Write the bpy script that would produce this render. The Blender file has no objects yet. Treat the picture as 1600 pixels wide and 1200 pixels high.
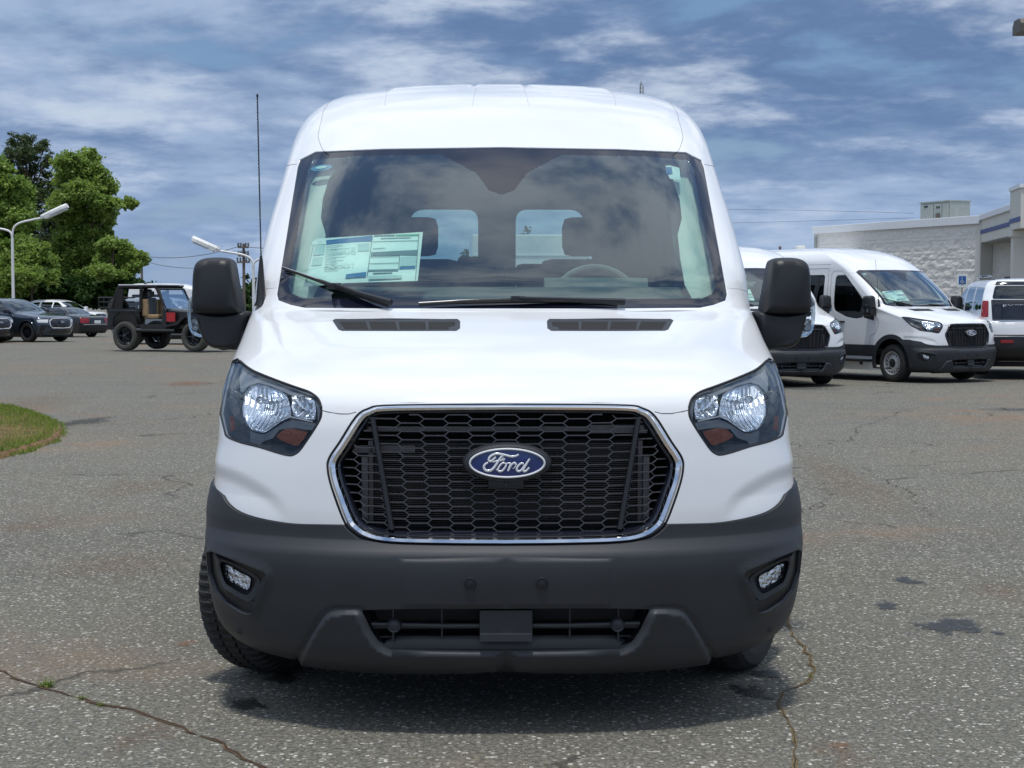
import bpy, bmesh, math, random
import numpy as np
from mathutils import Vector, Matrix, Euler
from mathutils.geometry import delaunay_2d_cdt
random.seed(7); np.random.seed(7)
PI = math.pi; R = math.radians
scene = bpy.context.scene
col = scene.collection
# ------------------------------------------------------------------ camera
F_PX = 2434.0; HOR = 467.0; CAM = Vector((0, -5.0, 1.44))
cam_d = bpy.data.cameras.new('camera'); cam = bpy.data.objects.new('camera', cam_d); col.objects.link(cam)
cam_d.sensor_width = 36; cam_d.lens = F_PX / 1600 * 36; cam_d.clip_end = 3000; cam_d.clip_start = .05
PITCH = math.atan((600 - HOR) / F_PX)
cam.location = CAM; cam.rotation_euler = (PI / 2 - PITCH, 0, 0); scene.camera = cam
# ------------------------------------------------------------------ world, sun, exposure
SUN_EL, SUN_AZ = R(76), R(186)       # azimuth clockwise from +y: high, a little behind the camera
world = bpy.data.worlds.new('World'); scene.world = world; world.use_nodes = True
def sky_nodes():
    nt = world.node_tree; nt.nodes.clear(); N = nt.nodes.new; L = nt.links.new
    out = N('ShaderNodeOutputWorld'); bg = N('ShaderNodeBackground'); L(bg.outputs[0], out.inputs[0])
    bg.inputs[1].default_value = .1
    sky = N('ShaderNodeTexSky'); sky.sky_type = 'NISHITA'; sky.sun_disc = False
    sky.sun_elevation = SUN_EL; sky.sun_rotation = SUN_AZ; sky.air_density = 1.3; sky.dust_density = .6
    tc = N('ShaderNodeTexCoord'); sep = N('ShaderNodeSeparateXYZ'); L(tc.outputs['Generated'], sep.inputs[0])
    def math_(op, a, b=None, c=None, clamp=False):
        n = N('ShaderNodeMath'); n.operation = op; n.use_clamp = clamp
        for i, v in enumerate((a, b, c)):
            if v is None: continue
            if hasattr(v, 'links'): L(v, n.inputs[i])
            else: n.inputs[i].default_value = v
        return n.outputs[0]
    z = math_('MAXIMUM', sep.outputs[2], 0.0)
    k = math_('DIVIDE', 1.0, math_('ADD', z, .17))
    comb = N('ShaderNodeCombineXYZ')
    L(math_('MULTIPLY', sep.outputs[0], k), comb.inputs[0]); L(math_('MULTIPLY', sep.outputs[1], k), comb.inputs[1])
    def noise(scale, detail, rough, dist, off, vec=comb.outputs[0], sx=1., sy=1.):
        m = N('ShaderNodeMapping'); m.inputs['Location'].default_value = off; m.inputs['Scale'].default_value = (sx, sy, 1)
        m.inputs['Rotation'].default_value = (0, 0, .12)
        L(vec, m.inputs[0]); n = N('ShaderNodeTexNoise'); L(m.outputs[0], n.inputs[0])
        n.inputs['Scale'].default_value = scale; n.inputs['Detail'].default_value = detail
        n.inputs['Roughness'].default_value = rough; n.inputs['Distortion'].default_value = dist
        return n.outputs[0]
    def mr(v, a, b, c, d):
        n = N('ShaderNodeMapRange'); n.interpolation_type = 'SMOOTHSTEP'; L(v, n.inputs[0])
        for i, q in enumerate((a, b, c, d)): n.inputs[i + 1].default_value = q
        return n.outputs[0]
    def mix(f, a, b):
        n = N('ShaderNodeMix'); n.data_type = 'RGBA'
        for i, v in ((0, f), (6, a), (7, b)):
            if hasattr(v, 'links'): L(v, n.inputs[i])
            elif isinstance(v, float): n.inputs[i].default_value = v
            else: n.inputs[i].default_value = (*v, 1)
        return n.outputs[2]
    big = noise(.75, 4, .5, .2, (3.1, 1.7, 0)); med = noise(1.9, 10, .58, .15, (7.3, 2.2, 0)); fin = noise(5.0, 9, .60, .1, (1.3, 5.2, 0))
    # blue air between the clouds (Nishita), thick grey undersides and thin bright tops, all in units of 1/strength
    s = 9.4
    thick = math_('ADD', math_('MULTIPLY', big, .5), math_('MULTIPLY', med, .5))
    blue = mix(.7, sky.outputs[0], (.115 * s, .25 * s, .49 * s))
    shade = math_('ADD', math_('MULTIPLY', thick, .72), math_('MULTIPLY', fin, .28))
    grey = mix(mr(shade, .41, .59, 0, 1), (.125 * s, .21 * s, .39 * s), (.345 * s, .455 * s, .65 * s))
    c = mix(mr(med, .34, .48, .1, 1), blue, grey)
    wisps = math_('MULTIPLY', mr(fin, .36, .66, .15, 1), mr(math_('SUBTRACT', med, math_('MULTIPLY', mr(big, .45, .6, 0, 1), .04)), .47, .64, 0, 1))
    c = mix(math_('MULTIPLY', wisps, .88), c, (.58 * s, .66 * s, .78 * s))
    hz = mr(z, .0, .14, 1, 0)
    c = mix(math_('MULTIPLY', hz, .50), c, (.34 * s, .47 * s, .69 * s))
    up = mr(z, .15, .55, 0, 1)                                 # thinner, brighter layer overhead round the veiled sun
    c2 = mix(mr(math_('ADD', math_('MULTIPLY', med, .4), math_('MULTIPLY', fin, .6)), .42, .60, 0, 1), (.22 * s, .35 * s, .60 * s), (1.12 * s, 1.17 * s, 1.22 * s))
    c = mix(math_('MULTIPLY', up, .9), c, c2)
    L(c, bg.inputs[0])
sky_nodes()
sun_d = bpy.data.lights.new('sun', 'SUN'); sun = bpy.data.objects.new('sun', sun_d); col.objects.link(sun)
sun_d.energy = 2.4; sun_d.angle = R(6); sun_d.color = (1, .96, .9)
sd = Vector((math.sin(SUN_AZ) * math.cos(SUN_EL), math.cos(SUN_AZ) * math.cos(SUN_EL), math.sin(SUN_EL)))
sun.rotation_euler = sd.to_track_quat('Z', 'Y').to_euler()
scene.view_settings.view_transform = 'Standard'; scene.view_settings.look = 'None'
scene.view_settings.exposure = 0.12; scene.view_settings.gamma = 1; scene.view_settings.use_curve_mapping = False
# ------------------------------------------------------------------ materials
class NT:
    """tiny node helper"""
    def __init__(s, m): s.t = m.node_tree; s.m = m
    def n(s, kind, ins=None, **kw):
        nd = s.t.nodes.new('ShaderNode' + kind)
        for k, v in kw.items(): setattr(nd, k, v)
        for k, v in (ins or {}).items():
            i = nd.inputs[k]
            if hasattr(v, 'links'): s.t.links.new(v, i)
            else: i.default_value = v
        return nd
def new_mat(name):
    m = bpy.data.materials.new(name); m.use_nodes = True; return m, NT(m), m.node_tree.nodes['Principled BSDF']
def mat(name, c, rough=.5, metal=0, coat=0, bump=None, var=.0, vscale=6., spec=.5):
    """principled material with slight colour variation and an optional fine grain (scale, distance)"""
    m, t, b = new_mat(name); L = m.node_tree.links.new
    b.inputs['Base Color'].default_value = (*c, 1); b.inputs['Roughness'].default_value = rough
    b.inputs['Metallic'].default_value = metal; b.inputs['Coat Weight'].default_value = coat
    b.inputs['Coat Roughness'].default_value = .04; b.inputs['Specular IOR Level'].default_value = spec
    tc = t.n('TexCoord')
    if var:
        nz = t.n('TexNoise', {'Vector': tc.outputs['Object'], 'Scale': vscale, 'Detail': 4.})
        r = t.n('ValToRGB', {'Fac': nz.outputs[0]})
        r.color_ramp.elements[0].position = .3; r.color_ramp.elements[1].position = .7
        r.color_ramp.elements[0].color = (*[max(0, q * (1 - var)) for q in c], 1)
        r.color_ramp.elements[1].color = (*[min(1, q * (1 + var)) for q in c], 1)
        L(r.outputs[0], b.inputs['Base Color'])
        rr = t.n('MapRange', {0: nz.outputs[0], 3: max(0, rough - .08), 4: min(1, rough + .08)}); L(rr.outputs[0], b.inputs['Roughness'])
    if bump:
        nz = t.n('TexNoise', {'Vector': tc.outputs['Object'], 'Scale': bump[0], 'Detail': 3.})
        bp = t.n('Bump', {'Height': nz.outputs[0], 'Distance': bump[1], 'Strength': bump[2] if len(bump) > 2 else 1.})
        L(bp.outputs[0], b.inputs['Normal'])
    return m
def glass(name, tint, refl=1.0, base=.0, rough=0.0):
    m, t, b = new_mat(name); m.node_tree.nodes.remove(b); L = m.node_tree.links.new
    out = m.node_tree.nodes['Material Output']
    tr = t.n('BsdfTransparent', {'Color': (*tint, 1)}); gl = t.n('BsdfGlossy', {'Color': (.82, .92, 1, 1), 'Roughness': rough})
    fr = t.n('Fresnel', {'IOR': 1.52})
    f = t.n('Math', {0: fr.outputs[0], 1: refl, 2: base}, operation='MULTIPLY_ADD', use_clamp=True)
    mx = t.n('MixShader', {0: f.outputs[0], 1: tr.outputs[0], 2: gl.outputs[0]}); L(mx.outputs[0], out.inputs[0])
    return m
M = {}
M['white'] = mat('white_paint', (.77, .79, .81), .20, coat=.6, var=.015, vscale=2)
M['plastic'] = mat('dark_grey_moulded_plastic', (.025, .028, .034), .48, bump=(900, .0006, .6), var=.12, vscale=3)
M['black_plastic'] = mat('black_plastic', (.012, .013, .016), .42, bump=(700, .0004, .5))
M['gloss_black'] = mat('gloss_black', (.010, .012, .020), .10, coat=.5)
M['rubber'] = mat('black_rubber', (.018, .018, .018), .75, var=.25, vscale=20, bump=(200, .001))
M['seam'] = mat('dark_gap', (.015, .016, .018), .8)
M['chrome'] = mat('chrome', (.82, .83, .86), .07, metal=1)
M['reflector'] = mat('lamp_reflector', (.86, .88, .92), .13, metal=1)
M['bright'] = mat('bright_plastic', (.7, .72, .75), .3)
M['steel'] = mat('silver_wheel_steel', (.52, .53, .55), .38, metal=.6, var=.1)
M['lamp_housing'] = mat('smoky_lamp_housing', (.055, .065, .08), .3, var=.1)
M['lamp_grey'] = mat('grey_lamp_shelf', (.16, .18, .21), .3)
M['amber'] = mat('amber_lens', (.24, .055, .012), .3, bump=(160, .003))
M['red_lens'] = mat('red_lens', (.26, .008, .014), .15, coat=.6)
M['clear_lens'] = glass('clear_lens', (.93, .95, .96), .8)
M['windscreen'] = glass('windscreen_glass', (.70, .88, .83), 2.1, .03)
M['side_glass'] = glass('side_glass', (.35, .42, .42), 1.5, .02)
M['privacy'] = glass('privacy_glass', (.045, .05, .055), 1.5, .02)
M['light_glass'] = glass('light_tinted_glass', (.62, .74, .72), 1.4, .02)
M['frit'] = mat('black_glass_border', (.008, .010, .022), .06, coat=.4)
M['liner'] = mat('pale_grey_trim', (.42, .44, .42), .8)
M['dash'] = mat('dark_dashboard', (.09, .10, .105), .6)
M['seat_dark'] = mat('dark_grey_seat_fabric', (.022, .024, .027), .9, bump=(300, .002))
M['paper'] = mat('white_paper', (.78, .84, .82), .6)
M['paper_blue'] = mat('blue_print', (.03, .16, .36), .6)
M['paper_grey'] = mat('grey_print', (.16, .22, .24), .6)
M['paper_pale'] = mat('pale_print', (.48, .60, .60), .6)
M['paper_green'] = mat('green_print', (.14, .42, .28), .6)
M['badge_blue'] = mat('badge_blue', (.010, .028, .14), .2, coat=.8)
M['badge_white'] = mat('badge_silver_white', (.78, .80, .82), .25, metal=.2)
M['under'] = mat('underbody_black', (.012, .012, .012), .9)
M['metal_dark'] = mat('dark_grey_metal_paint', (.035, .045, .06), .25, metal=.5, coat=.8)
M['black_paint'] = mat('black_car_paint', (.010, .011, .014), .18, coat=.8)
M['pewter'] = mat('radiator_aluminium', (.16, .15, .15), .45, metal=.6)
# ------------------------------------------------------------------ objects
def tag(o, label=None, cat=None, group=None, kind=None):
    if label: o['label'] = label
    if cat: o['category'] = cat
    if group: o['group'] = group
    if kind: o['kind'] = kind
    return o
def empty(name, loc=(0, 0, 0), rz=0, **kw):
    o = bpy.data.objects.new(name, None); col.objects.link(o); o.location = loc; o.rotation_euler = (0, 0, rz); o.empty_display_size = .2
    return tag(o, **kw)
def link(name, me, parent=None, **kw):
    o = bpy.data.objects.new(name, me); col.objects.link(o)
    if parent: o.parent = parent
    return tag(o, **kw)
def copy_tree(o, parent=None, kids=None):
    if kids is None:
        kids = {}
        for q in bpy.data.objects:
            if q.parent: kids.setdefault(q.parent.name, []).append(q)
    c = o.copy(); col.objects.link(c)
    c.parent = parent
    for ch in kids.get(o.name, []): copy_tree(ch, c, kids)
    return c
class MB:
    """collects simple shapes into one mesh"""
    def __init__(s): s.v = []; s.f = []; s.sm = []
    def add(s, vs, fs, smooth=False):
        b = len(s.v); s.v += [tuple(q) for q in vs]; s.f += [tuple(i + b for i in f) for f in fs]; s.sm += [smooth] * len(fs); return s
    def box(s, x0, x1, y0, y1, z0, z1, mtx=None, bev=0):
        if bev:
            b = bev; vs = []; P_ = []
            bm = bmesh.new(); bmesh.ops.create_cube(bm, size=1)
            for v in bm.verts: v.co = Vector(((x0 + x1) / 2 + v.co.x * (x1 - x0), (y0 + y1) / 2 + v.co.y * (y1 - y0), (z0 + z1) / 2 + v.co.z * (z1 - z0)))
            bmesh.ops.bevel(bm, geom=bm.edges[:], offset=b, segments=2, profile=.6, affect='EDGES', clamp_overlap=True)
            bm.verts.ensure_lookup_table(); bm.verts.index_update()
            vs = [v.co.copy() for v in bm.verts]; fs = [[v.index for v in f.verts] for f in bm.faces]; bm.free()
            if mtx: vs = [mtx @ v for v in vs]
            return s.add(vs, fs)
        vs = [Vector(p) for p in ((x0, y0, z0), (x1, y0, z0), (x1, y1, z0), (x0, y1, z0), (x0, y0, z1), (x1, y0, z1), (x1, y1, z1), (x0, y1, z1))]
        if mtx: vs = [mtx @ v for v in vs]
        return s.add(vs, [(0, 3, 2, 1), (4, 5, 6, 7), (0, 1, 5, 4), (1, 2, 6, 5), (2, 3, 7, 6), (3, 0, 4, 7)])
    def tube(s, pts, r, n=8, closed=False, flat=None):
        pts = [Vector(p) for p in pts]; k = len(pts); rs = r if hasattr(r, '__len__') else [r] * k; vs = []; up = None
        for i, p in enumerate(pts):
            if closed: d = pts[(i + 1) % k] - pts[i - 1]
            else: d = pts[min(i + 1, k - 1)] - pts[max(i - 1, 0)]
            if d.length < 1e-9: d = Vector((0, 0, 1))
            d.normalize()
            if up is None: up = Vector((0, 0, 1)) if abs(d.z) < .9 else Vector((1, 0, 0))
            a = up - d * up.dot(d)
            if a.length < 1e-6: a = d.orthogonal()
            a.normalize(); up = a; b = d.cross(a)
            for j in range(n):
                q = 2 * PI * j / n; o = (a * math.cos(q) + b * math.sin(q)) * rs[i]
                if flat: o = o - Vector(flat) * o.dot(Vector(flat)) * .6
                vs.append(p + o)
        fs = []
        for i in range(k if closed else k - 1):
            i2 = (i + 1) % k
            for j in range(n): fs.append((i * n + j, i * n + (j + 1) % n, i2 * n + (j + 1) % n, i2 * n + j))
        if not closed: fs += [tuple(range(n - 1, -1, -1)), tuple(range((k - 1) * n, k * n))]
        return s.add(vs, fs, True)
    def lathe(s, prof, axis='x', c=(0, 0, 0), n=32, mod=None, smooth=True):
        """prof: list of (radius, along)"""
        vs = []; k = len(prof)
        for j in range(n):
            q = 2 * PI * j / n
            for i, (r, h) in enumerate(prof):
                if mod: r = r + mod(i, j, q)
                a, b = r * math.cos(q), r * math.sin(q)
                vs.append({'x': (c[0] + h, c[1] + a, c[2] + b), 'y': (c[0] + a, c[1] + h, c[2] + b), 'z': (c[0] + a, c[1] + b, c[2] + h)}[axis])
        fs = [(j * k + i, j * k + i + 1, ((j + 1) % n) * k + i + 1, ((j + 1) % n) * k + i) for j in range(n) for i in range(k - 1)]
        if axis == 'y': fs = [f[::-1] for f in fs]
        return s.add(vs, fs, smooth)
    def prism(s, poly, y0, y1, plane='xz', mtx=None):
        """closed outline (2D) given thickness along the missing axis"""
        def p3(q, t): return {'xz': (q[0], t, q[1]), 'yz': (t, q[0], q[1]), 'xy': (q[0], q[1], t)}[plane]
        n = len(poly); vs = [Vector(p3(q, y0)) for q in poly] + [Vector(p3(q, y1)) for q in poly]
        if mtx: vs = [mtx @ v for v in vs]
        return s.add(vs, [tuple(range(n)), tuple(range(2 * n - 1, n - 1, -1))] + [(i, i + n, (i + 1) % n + n, (i + 1) % n) for i in range(n)])
    def loops(s, rings, cap=True, smooth=True):
        """skin between rings with equal numbers of points"""
        n = len(rings[0]); vs = [p for r in rings for p in r]; fs = []
        for i in range(len(rings) - 1):
            for j in range(n): fs.append((i * n + j, i * n + (j + 1) % n, (i + 1) * n + (j + 1) % n, (i + 1) * n + j))
        if cap and cap != 'end': fs.append(tuple(range(n - 1, -1, -1)))
        if cap: fs.append(tuple(range((len(rings) - 1) * n, len(rings) * n)))
        return s.add(vs, fs, smooth)
    def mesh(s, name, m):
        me = bpy.data.meshes.new(name); me.from_pydata(s.v, [], s.f); me.materials.append(m)
        for p, q in zip(me.polygons, s.sm): p.use_smooth = q
        bm = bmesh.new(); bm.from_mesh(me); bmesh.ops.recalc_face_normals(bm, faces=bm.faces[:]); bm.to_mesh(me); bm.free()
        return me
    def build(s, name, m, parent=None, sharp=True, **kw):
        me = s.mesh(name, m)
        if sharp and any(s.sm): me.set_sharp_from_angle(angle=R(40))
        return link(name, me, parent, **kw)
def catmull(p, n=6, closed=False):
    p = [Vector(q) for q in p]; out = []; k = len(p)
    for i in range(k if closed else k - 1):
        if closed: a, b, c, d = p[i - 1], p[i], p[(i + 1) % k], p[(i + 2) % k]
        else: a, b, c, d = p[max(i - 1, 0)], p[i], p[i + 1], p[min(i + 2, k - 1)]
        for j in range(n):
            t = j / n; out.append(.5 * ((2 * b) + (c - a) * t + (2 * a - 5 * b + 4 * c - d) * t * t + (3 * b - a - 3 * c + d) * t ** 3))
    if not closed: out.append(p[-1])
    return out
def pillow(mb, poly, levels, plane='xz', n=6, smooth=True, centre=None):
    """rounded solid from an outline: levels = (depth, scale) from front to back"""
    pts = catmull([(q[0], q[1], 0) for q in poly], n, True)
    cx = sum(p.x for p in pts) / len(pts); cz = sum(p.y for p in pts) / len(pts)
    if centre: cx, cz = centre
    rings = []
    for d, sc in levels:
        rings.append([{'xz': (cx + (p.x - cx) * sc, d, cz + (p.y - cz) * sc), 'yz': (d, cx + (p.x - cx) * sc, cz + (p.y - cz) * sc)}[plane] for p in pts])
    return mb.loops(rings, True, smooth)
# ------------------------------------------------------------------ ground height and pixel helpers (real places from the photograph's geometry)
def gz(y): return -.005 * min(max(y - 2, 0), 70)
def at(px, dist, z=None):
    x = (px - 800) / F_PX * dist; y = CAM.y + dist
    return Vector((x, y, gz(y) if z is None else z))
def zpx(py, dist): return CAM.z + (HOR - py) / F_PX * dist
# ------------------------------------------------------------------ car shells
def interp(tab):
    """monotone cubic through (z, value)"""
    xs = np.array([t[0] for t in tab], float); ys = np.array([t[1] for t in tab], float)
    h = np.diff(xs); dl = np.diff(ys) / h; m = np.zeros(len(xs)); m[0] = dl[0]; m[-1] = dl[-1]
    for i in range(1, len(xs) - 1):
        if dl[i - 1] * dl[i] > 0:
            w1 = 2 * h[i] + h[i - 1]; w2 = h[i] + 2 * h[i - 1]; m[i] = (w1 + w2) / (w1 / dl[i - 1] + w2 / dl[i])
    def f(x):
        x = np.clip(np.asarray(x, float), xs[0], xs[-1]); i = np.clip(np.searchsorted(xs, x) - 1, 0, len(xs) - 2)
        t = (x - xs[i]) / h[i]; t2 = t * t; t3 = t2 * t
        return (2 * t3 - 3 * t2 + 1) * ys[i] + (t3 - 2 * t2 + t) * h[i] * m[i] + (-2 * t3 + 3 * t2) * ys[i + 1] + (t3 - t2) * h[i] * m[i + 1]
    return f
def inside(poly, A, B):
    poly = np.asarray(poly); r = np.zeros(A.shape, bool); n = len(poly)
    for i in range(n):
        x0, y0 = poly[i]; x1, y1 = poly[(i + 1) % n]
        if y0 == y1: continue
        c = ((y0 > B) != (y1 > B)) & (A < (x1 - x0) * (B - y0) / (y1 - y0) + x0); r ^= c
    return r
def dist_poly(poly, A, B, closed=True):
    poly = np.asarray(poly, float); d = np.full(A.shape, 1e9); n = len(poly)
    for i in range(n if closed else n - 1):
        p = poly[i]; q = poly[(i + 1) % n]; e = q - p; L2 = e @ e
        if L2 < 1e-14: continue
        t = np.clip(((A - p[0]) * e[0] + (B - p[1]) * e[1]) / L2, 0, 1)
        d = np.minimum(d, np.hypot(A - p[0] - t * e[0], B - p[1] - t * e[1]))
    return d
def dense(poly, step=.03):
    out = []; n = len(poly)
    for i in range(n):
        p = poly[i]; q = poly[(i + 1) % n]; k = max(1, int(math.hypot(q[0] - p[0], q[1] - p[1]) / step))
        for j in range(k): out.append((p[0] + (q[0] - p[0]) * j / k, p[1] + (q[1] - p[1]) * j / k))
    return out
def rounded(poly, r, n=4):
    """round the corners of a 2D outline"""
    out = []; k = len(poly)
    for i in range(k):
        a, b, c = Vector(poly[i - 1]), Vector(poly[i]), Vector(poly[(i + 1) % k])
        ra = min(r, (a - b).length * .45); rc = min(r, (c - b).length * .45)
        p = b + (a - b).normalized() * ra; q = b + (c - b).normalized() * rc
        for j in range(n + 1):
            t = j / n; out.append(tuple(p * (1 - t) ** 2 + b * 2 * t * (1 - t) + q * t * t))
    return out
class Shell:
    """car body built of horizontal plan contours: domain A runs nose > side > tail, B runs sill > roof"""
    A1, A2, A3 = 1.2, 6.2, 7.4
    def __init__(s, yf, yr, Wf, Ws, Lf, Lr, nf, nr=5.):
        s.z0, s.z1 = yf[0][0], yf[-1][0]
        s.yf, s.yr, s.Wf, s.Ws, s.Lf, s.Lr, s.nf = map(interp, (yf, yr, Wf, Ws, Lf, Lr, nf)); s.nr = nr
        zk = np.linspace(s.z0, s.z1, 800)
        zk = s.z0 + (s.z1 - s.z0) * (1 - (1 - np.linspace(0, 1, 800)) ** 1.6)
        d = np.sqrt(np.diff(zk) ** 2 + np.diff(s.yf(zk)) ** 2 + .5 * np.diff(s.Ws(zk)) ** 2)
        s.zk = zk; s.Bk = np.concatenate([[0], np.cumsum(d)]); s.B1 = s.Bk[-1]; s.disp = None
    def zB(s, B): return np.interp(B, s.Bk, s.zk)
    def Bz(s, z): return np.interp(z, s.zk, s.Bk)
    def base(s, A, B):
        A = np.asarray(A, float); B = np.asarray(B, float); z = s.zB(B); Wf = s.Wf(z); Ws = s.Ws(z); L = s.Lf(z); Lr = s.Lr(z); n = s.nf(z)
        yf = s.yf(z); yr = s.yr(z); ye = yf + L; yre = np.maximum(yr - Lr, ye + .01)
        th = np.clip(A / s.A1, 0, 1) * PI / 2
        xf = Wf * np.sin(th) ** (2 / n); y1 = yf + L * (1 - np.cos(th))
        t = np.clip((A - s.A1) / (s.A2 - s.A1), 0, 1); y2 = ye + t * (yre - ye); k = np.clip((y2 - ye) / .7, 0, 1); k = k * k * (3 - 2 * k); xs = Wf + (Ws - Wf) * k
        th2 = (1 - np.clip((A - s.A2) / (s.A3 - s.A2), 0, 1)) * PI / 2
        xr = xs * np.sin(th2) ** (2 / s.nr); y3 = yr - (yr - yre) * (1 - np.cos(th2))
        x = np.where(A <= s.A1, xf, np.where(A <= s.A2, xs, xr)); y = np.where(A <= s.A1, y1, np.where(A <= s.A2, y2, y3))
        return np.stack([x, y, z], -1)
    def P(s, A, B, off=0.):
        p = s.base(A, B)
        if s.disp is not None or np.any(off): 
            nn = s.N0(A, B); d = off + (s.disp(np.asarray(A, float), np.asarray(B, float)) if s.disp is not None else 0.)
            p = p + nn * (np.broadcast_to(d, p.shape[:-1]))[..., None]
        return p
    def _n(s, fn, A, B, h=.004):
        A = np.asarray(A, float); B = np.asarray(B, float)
        a0 = np.clip(A - h, .0005, s.A3 - .0005); a1 = np.clip(A + h, .001, s.A3 - .0002); b0 = np.clip(B - h, 0, s.B1); b1 = np.clip(B + h, 0, s.B1)
        n = np.cross(fn(a1, B) - fn(a0, B), fn(A, b1) - fn(A, b0)); l = np.linalg.norm(n, axis=-1, keepdims=True); n = n / np.maximum(l, 1e-12)
        n = np.where(l < 1e-12, np.array([0, 0, 1.]), n)
        c = (A < .002) | (A > s.A3 - .002); n[..., 0] = np.where(c, 0, n[..., 0]); return n / np.maximum(np.linalg.norm(n, axis=-1, keepdims=True), 1e-9)
    def N0(s, A, B): return s._n(s.base, A, B)
    def N(s, A, B): return s._n(s.P, A, B)
    def front(s, x, z):
        z = np.asarray(z, float); u = np.clip(abs(np.asarray(x, float)) / s.Wf(z), 0, .9995); return np.arcsin(u ** (s.nf(z) / 2)) / (PI / 2) * s.A1, s.Bz(z)
    def yfront(s, x, z): A, B = s.front(x, z); return s.base(A, B)[..., 1]
    def side(s, y, z):
        y = np.asarray(y, float); z = np.asarray(z, float); yf = s.yf(z); L = s.Lf(z); ye = yf + L; yr = s.yr(z); yre = np.maximum(yr - s.Lr(z), ye + .01)
        c = np.clip(1 - (y - yf) / L, 0, 1); A = np.where(y < ye, np.arccos(c) / (PI / 2) * s.A1, s.A1 + (y - ye) / (yre - ye) * (s.A2 - s.A1))
        th2 = np.arccos(np.clip(1 - (yr - y) / np.maximum(yr - yre, 1e-6), 0, 1)); A = np.where(y > yre, s.A3 - th2 / (PI / 2) * (s.A3 - s.A2), A)
        return A, s.Bz(z)
    def rear(s, x, z):
        z = np.asarray(z, float); u = np.clip(abs(np.asarray(x, float)) / s.Ws(z), 0, .999); th2 = np.arcsin(u ** (s.nr / 2)); return s.A2 + (1 - th2 / (PI / 2)) * (s.A3 - s.A2), s.Bz(z)
    def fpoly(s, pts, step=.05): return [tuple(map(float, s.front(x, z))) for x, z in dense(pts, step)]
    def spoly(s, pts, step=.08): return [tuple(map(float, s.side(y, z))) for y, z in dense(pts, step)]
    def rpoly(s, pts, step=.08): return [tuple(map(float, s.rear(x, z))) for x, z in dense(pts, step)]
    # ---- meshing
    def tri(s, As, Bs, polys, extra=None, clip=None):
        gx, gy = np.meshgrid(As, Bs); gx = gx.ravel(); gy = gy.ravel()
        keep = np.ones(len(gx), bool)
        for p in polys:
            bb = np.asarray(p); m = (gx > bb[:, 0].min() - .05) & (gx < bb[:, 0].max() + .05) & (gy > bb[:, 1].min() - .05) & (gy < bb[:, 1].max() + .05)
            idx = np.where(m)[0]
            if len(idx): d = dist_poly(p, gx[idx], gy[idx]); keep[idx[(d < .0045) & (gx[idx] > 1e-4)]] = False
        if clip is not None: keep &= inside(clip, gx, gy)
        pts = [Vector((a, b)) for a, b in zip(gx[keep], gy[keep])]; edges = []
        for p in polys:
            b = len(pts); pts += [Vector((min(max(q[0], 0), s.A3), min(max(q[1], 0), s.B1))) for q in p]; n = len(p); edges += [(b + i, b + (i + 1) % n) for i in range(n)]
        v, e, f, _, _, _ = delaunay_2d_cdt(pts, edges, [], 0, 1e-5)
        V = np.array([tuple(q) for q in v]); Fc = np.array(f)
        ar = (V[Fc[:, 1], 0] - V[Fc[:, 0], 0]) * (V[Fc[:, 2], 1] - V[Fc[:, 0], 1]) - (V[Fc[:, 2], 0] - V[Fc[:, 0], 0]) * (V[Fc[:, 1], 1] - V[Fc[:, 0], 1])
        Fc = Fc[np.abs(ar) > 1e-9]; return V, Fc
    def emit(s, name, V, Fc, m, off=0., rim=.0, sides='LR', parent=None, flip=False, **kw):
        """lift domain triangles to 3D, mirror, add an inward rim, set exact normals"""
        if len(Fc) == 0: return None
        used = np.unique(Fc); mp = -np.ones(len(V), int); mp[used] = np.arange(len(used)); V = V[used]; Fc = mp[Fc]
        o = off(V[:, 0], V[:, 1]) if callable(off) else off
        p = s.P(V[:, 0], V[:, 1], o)
        if callable(off):
            keepd = s.disp; s.disp = (lambda a, b, k=keepd: (k(a, b) if k else 0) + off(a, b)); nn = s.N(V[:, 0], V[:, 1]); s.disp = keepd
        else: nn = s.N(V[:, 0], V[:, 1])
        verts = []; norms = []; faces = []; rimf = []
        cnt = {}
        for f in Fc:
            for i in range(3):
                a, b = f[i], f[(i + 1) % 3]; cnt[(a, b)] = 1
        bnd = [(a, b) for (a, b) in cnt if (b, a) not in cnt] if rim else []
        for sd in (1, -1):
            if sd == 1 and 'R' not in sides or sd == -1 and 'L' not in sides: continue
            b0 = len(verts); verts += [(q[0] * sd, q[1], q[2]) for q in p]; norms += [(q[0] * sd, q[1], q[2]) for q in nn]
            for f in Fc: faces.append(tuple(b0 + i for i in (f if sd == 1 else f[::-1])))
            cen = (V[:, 0] < 1e-4) | (V[:, 0] > s.A3 - 1e-4)
            for a, b in bnd:
                if cen[a] and cen[b]: continue
                k = len(verts)
                for i in (a, b):
                    q = p[i] - nn[i] * rim; verts.append((q[0] * sd, q[1], q[2])); norms.append((0, 0, 0))
                fc = (b0 + b, b0 + a, k, k + 1); faces.append(fc if sd == 1 else fc[::-1])
        nmain = len(faces)
        me = bpy.data.meshes.new(name); me.from_pydata(verts, [], faces); me.materials.append(m)
        if flip: me.flip_normals()
        me.validate(clean_customdata=False)
        me.polygons.foreach_set('use_smooth', [True] * len(me.polygons))
        ln = []
        for pl in me.polygons:
            for vi in pl.vertices:
                q = norms[vi]
                if len(pl.vertices) == 4: q = (0, 0, 0)
                ln.append(tuple(-c for c in q) if flip else q)
        me.normals_split_custom_set(ln)
        return link(name, me, parent, **kw)
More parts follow.
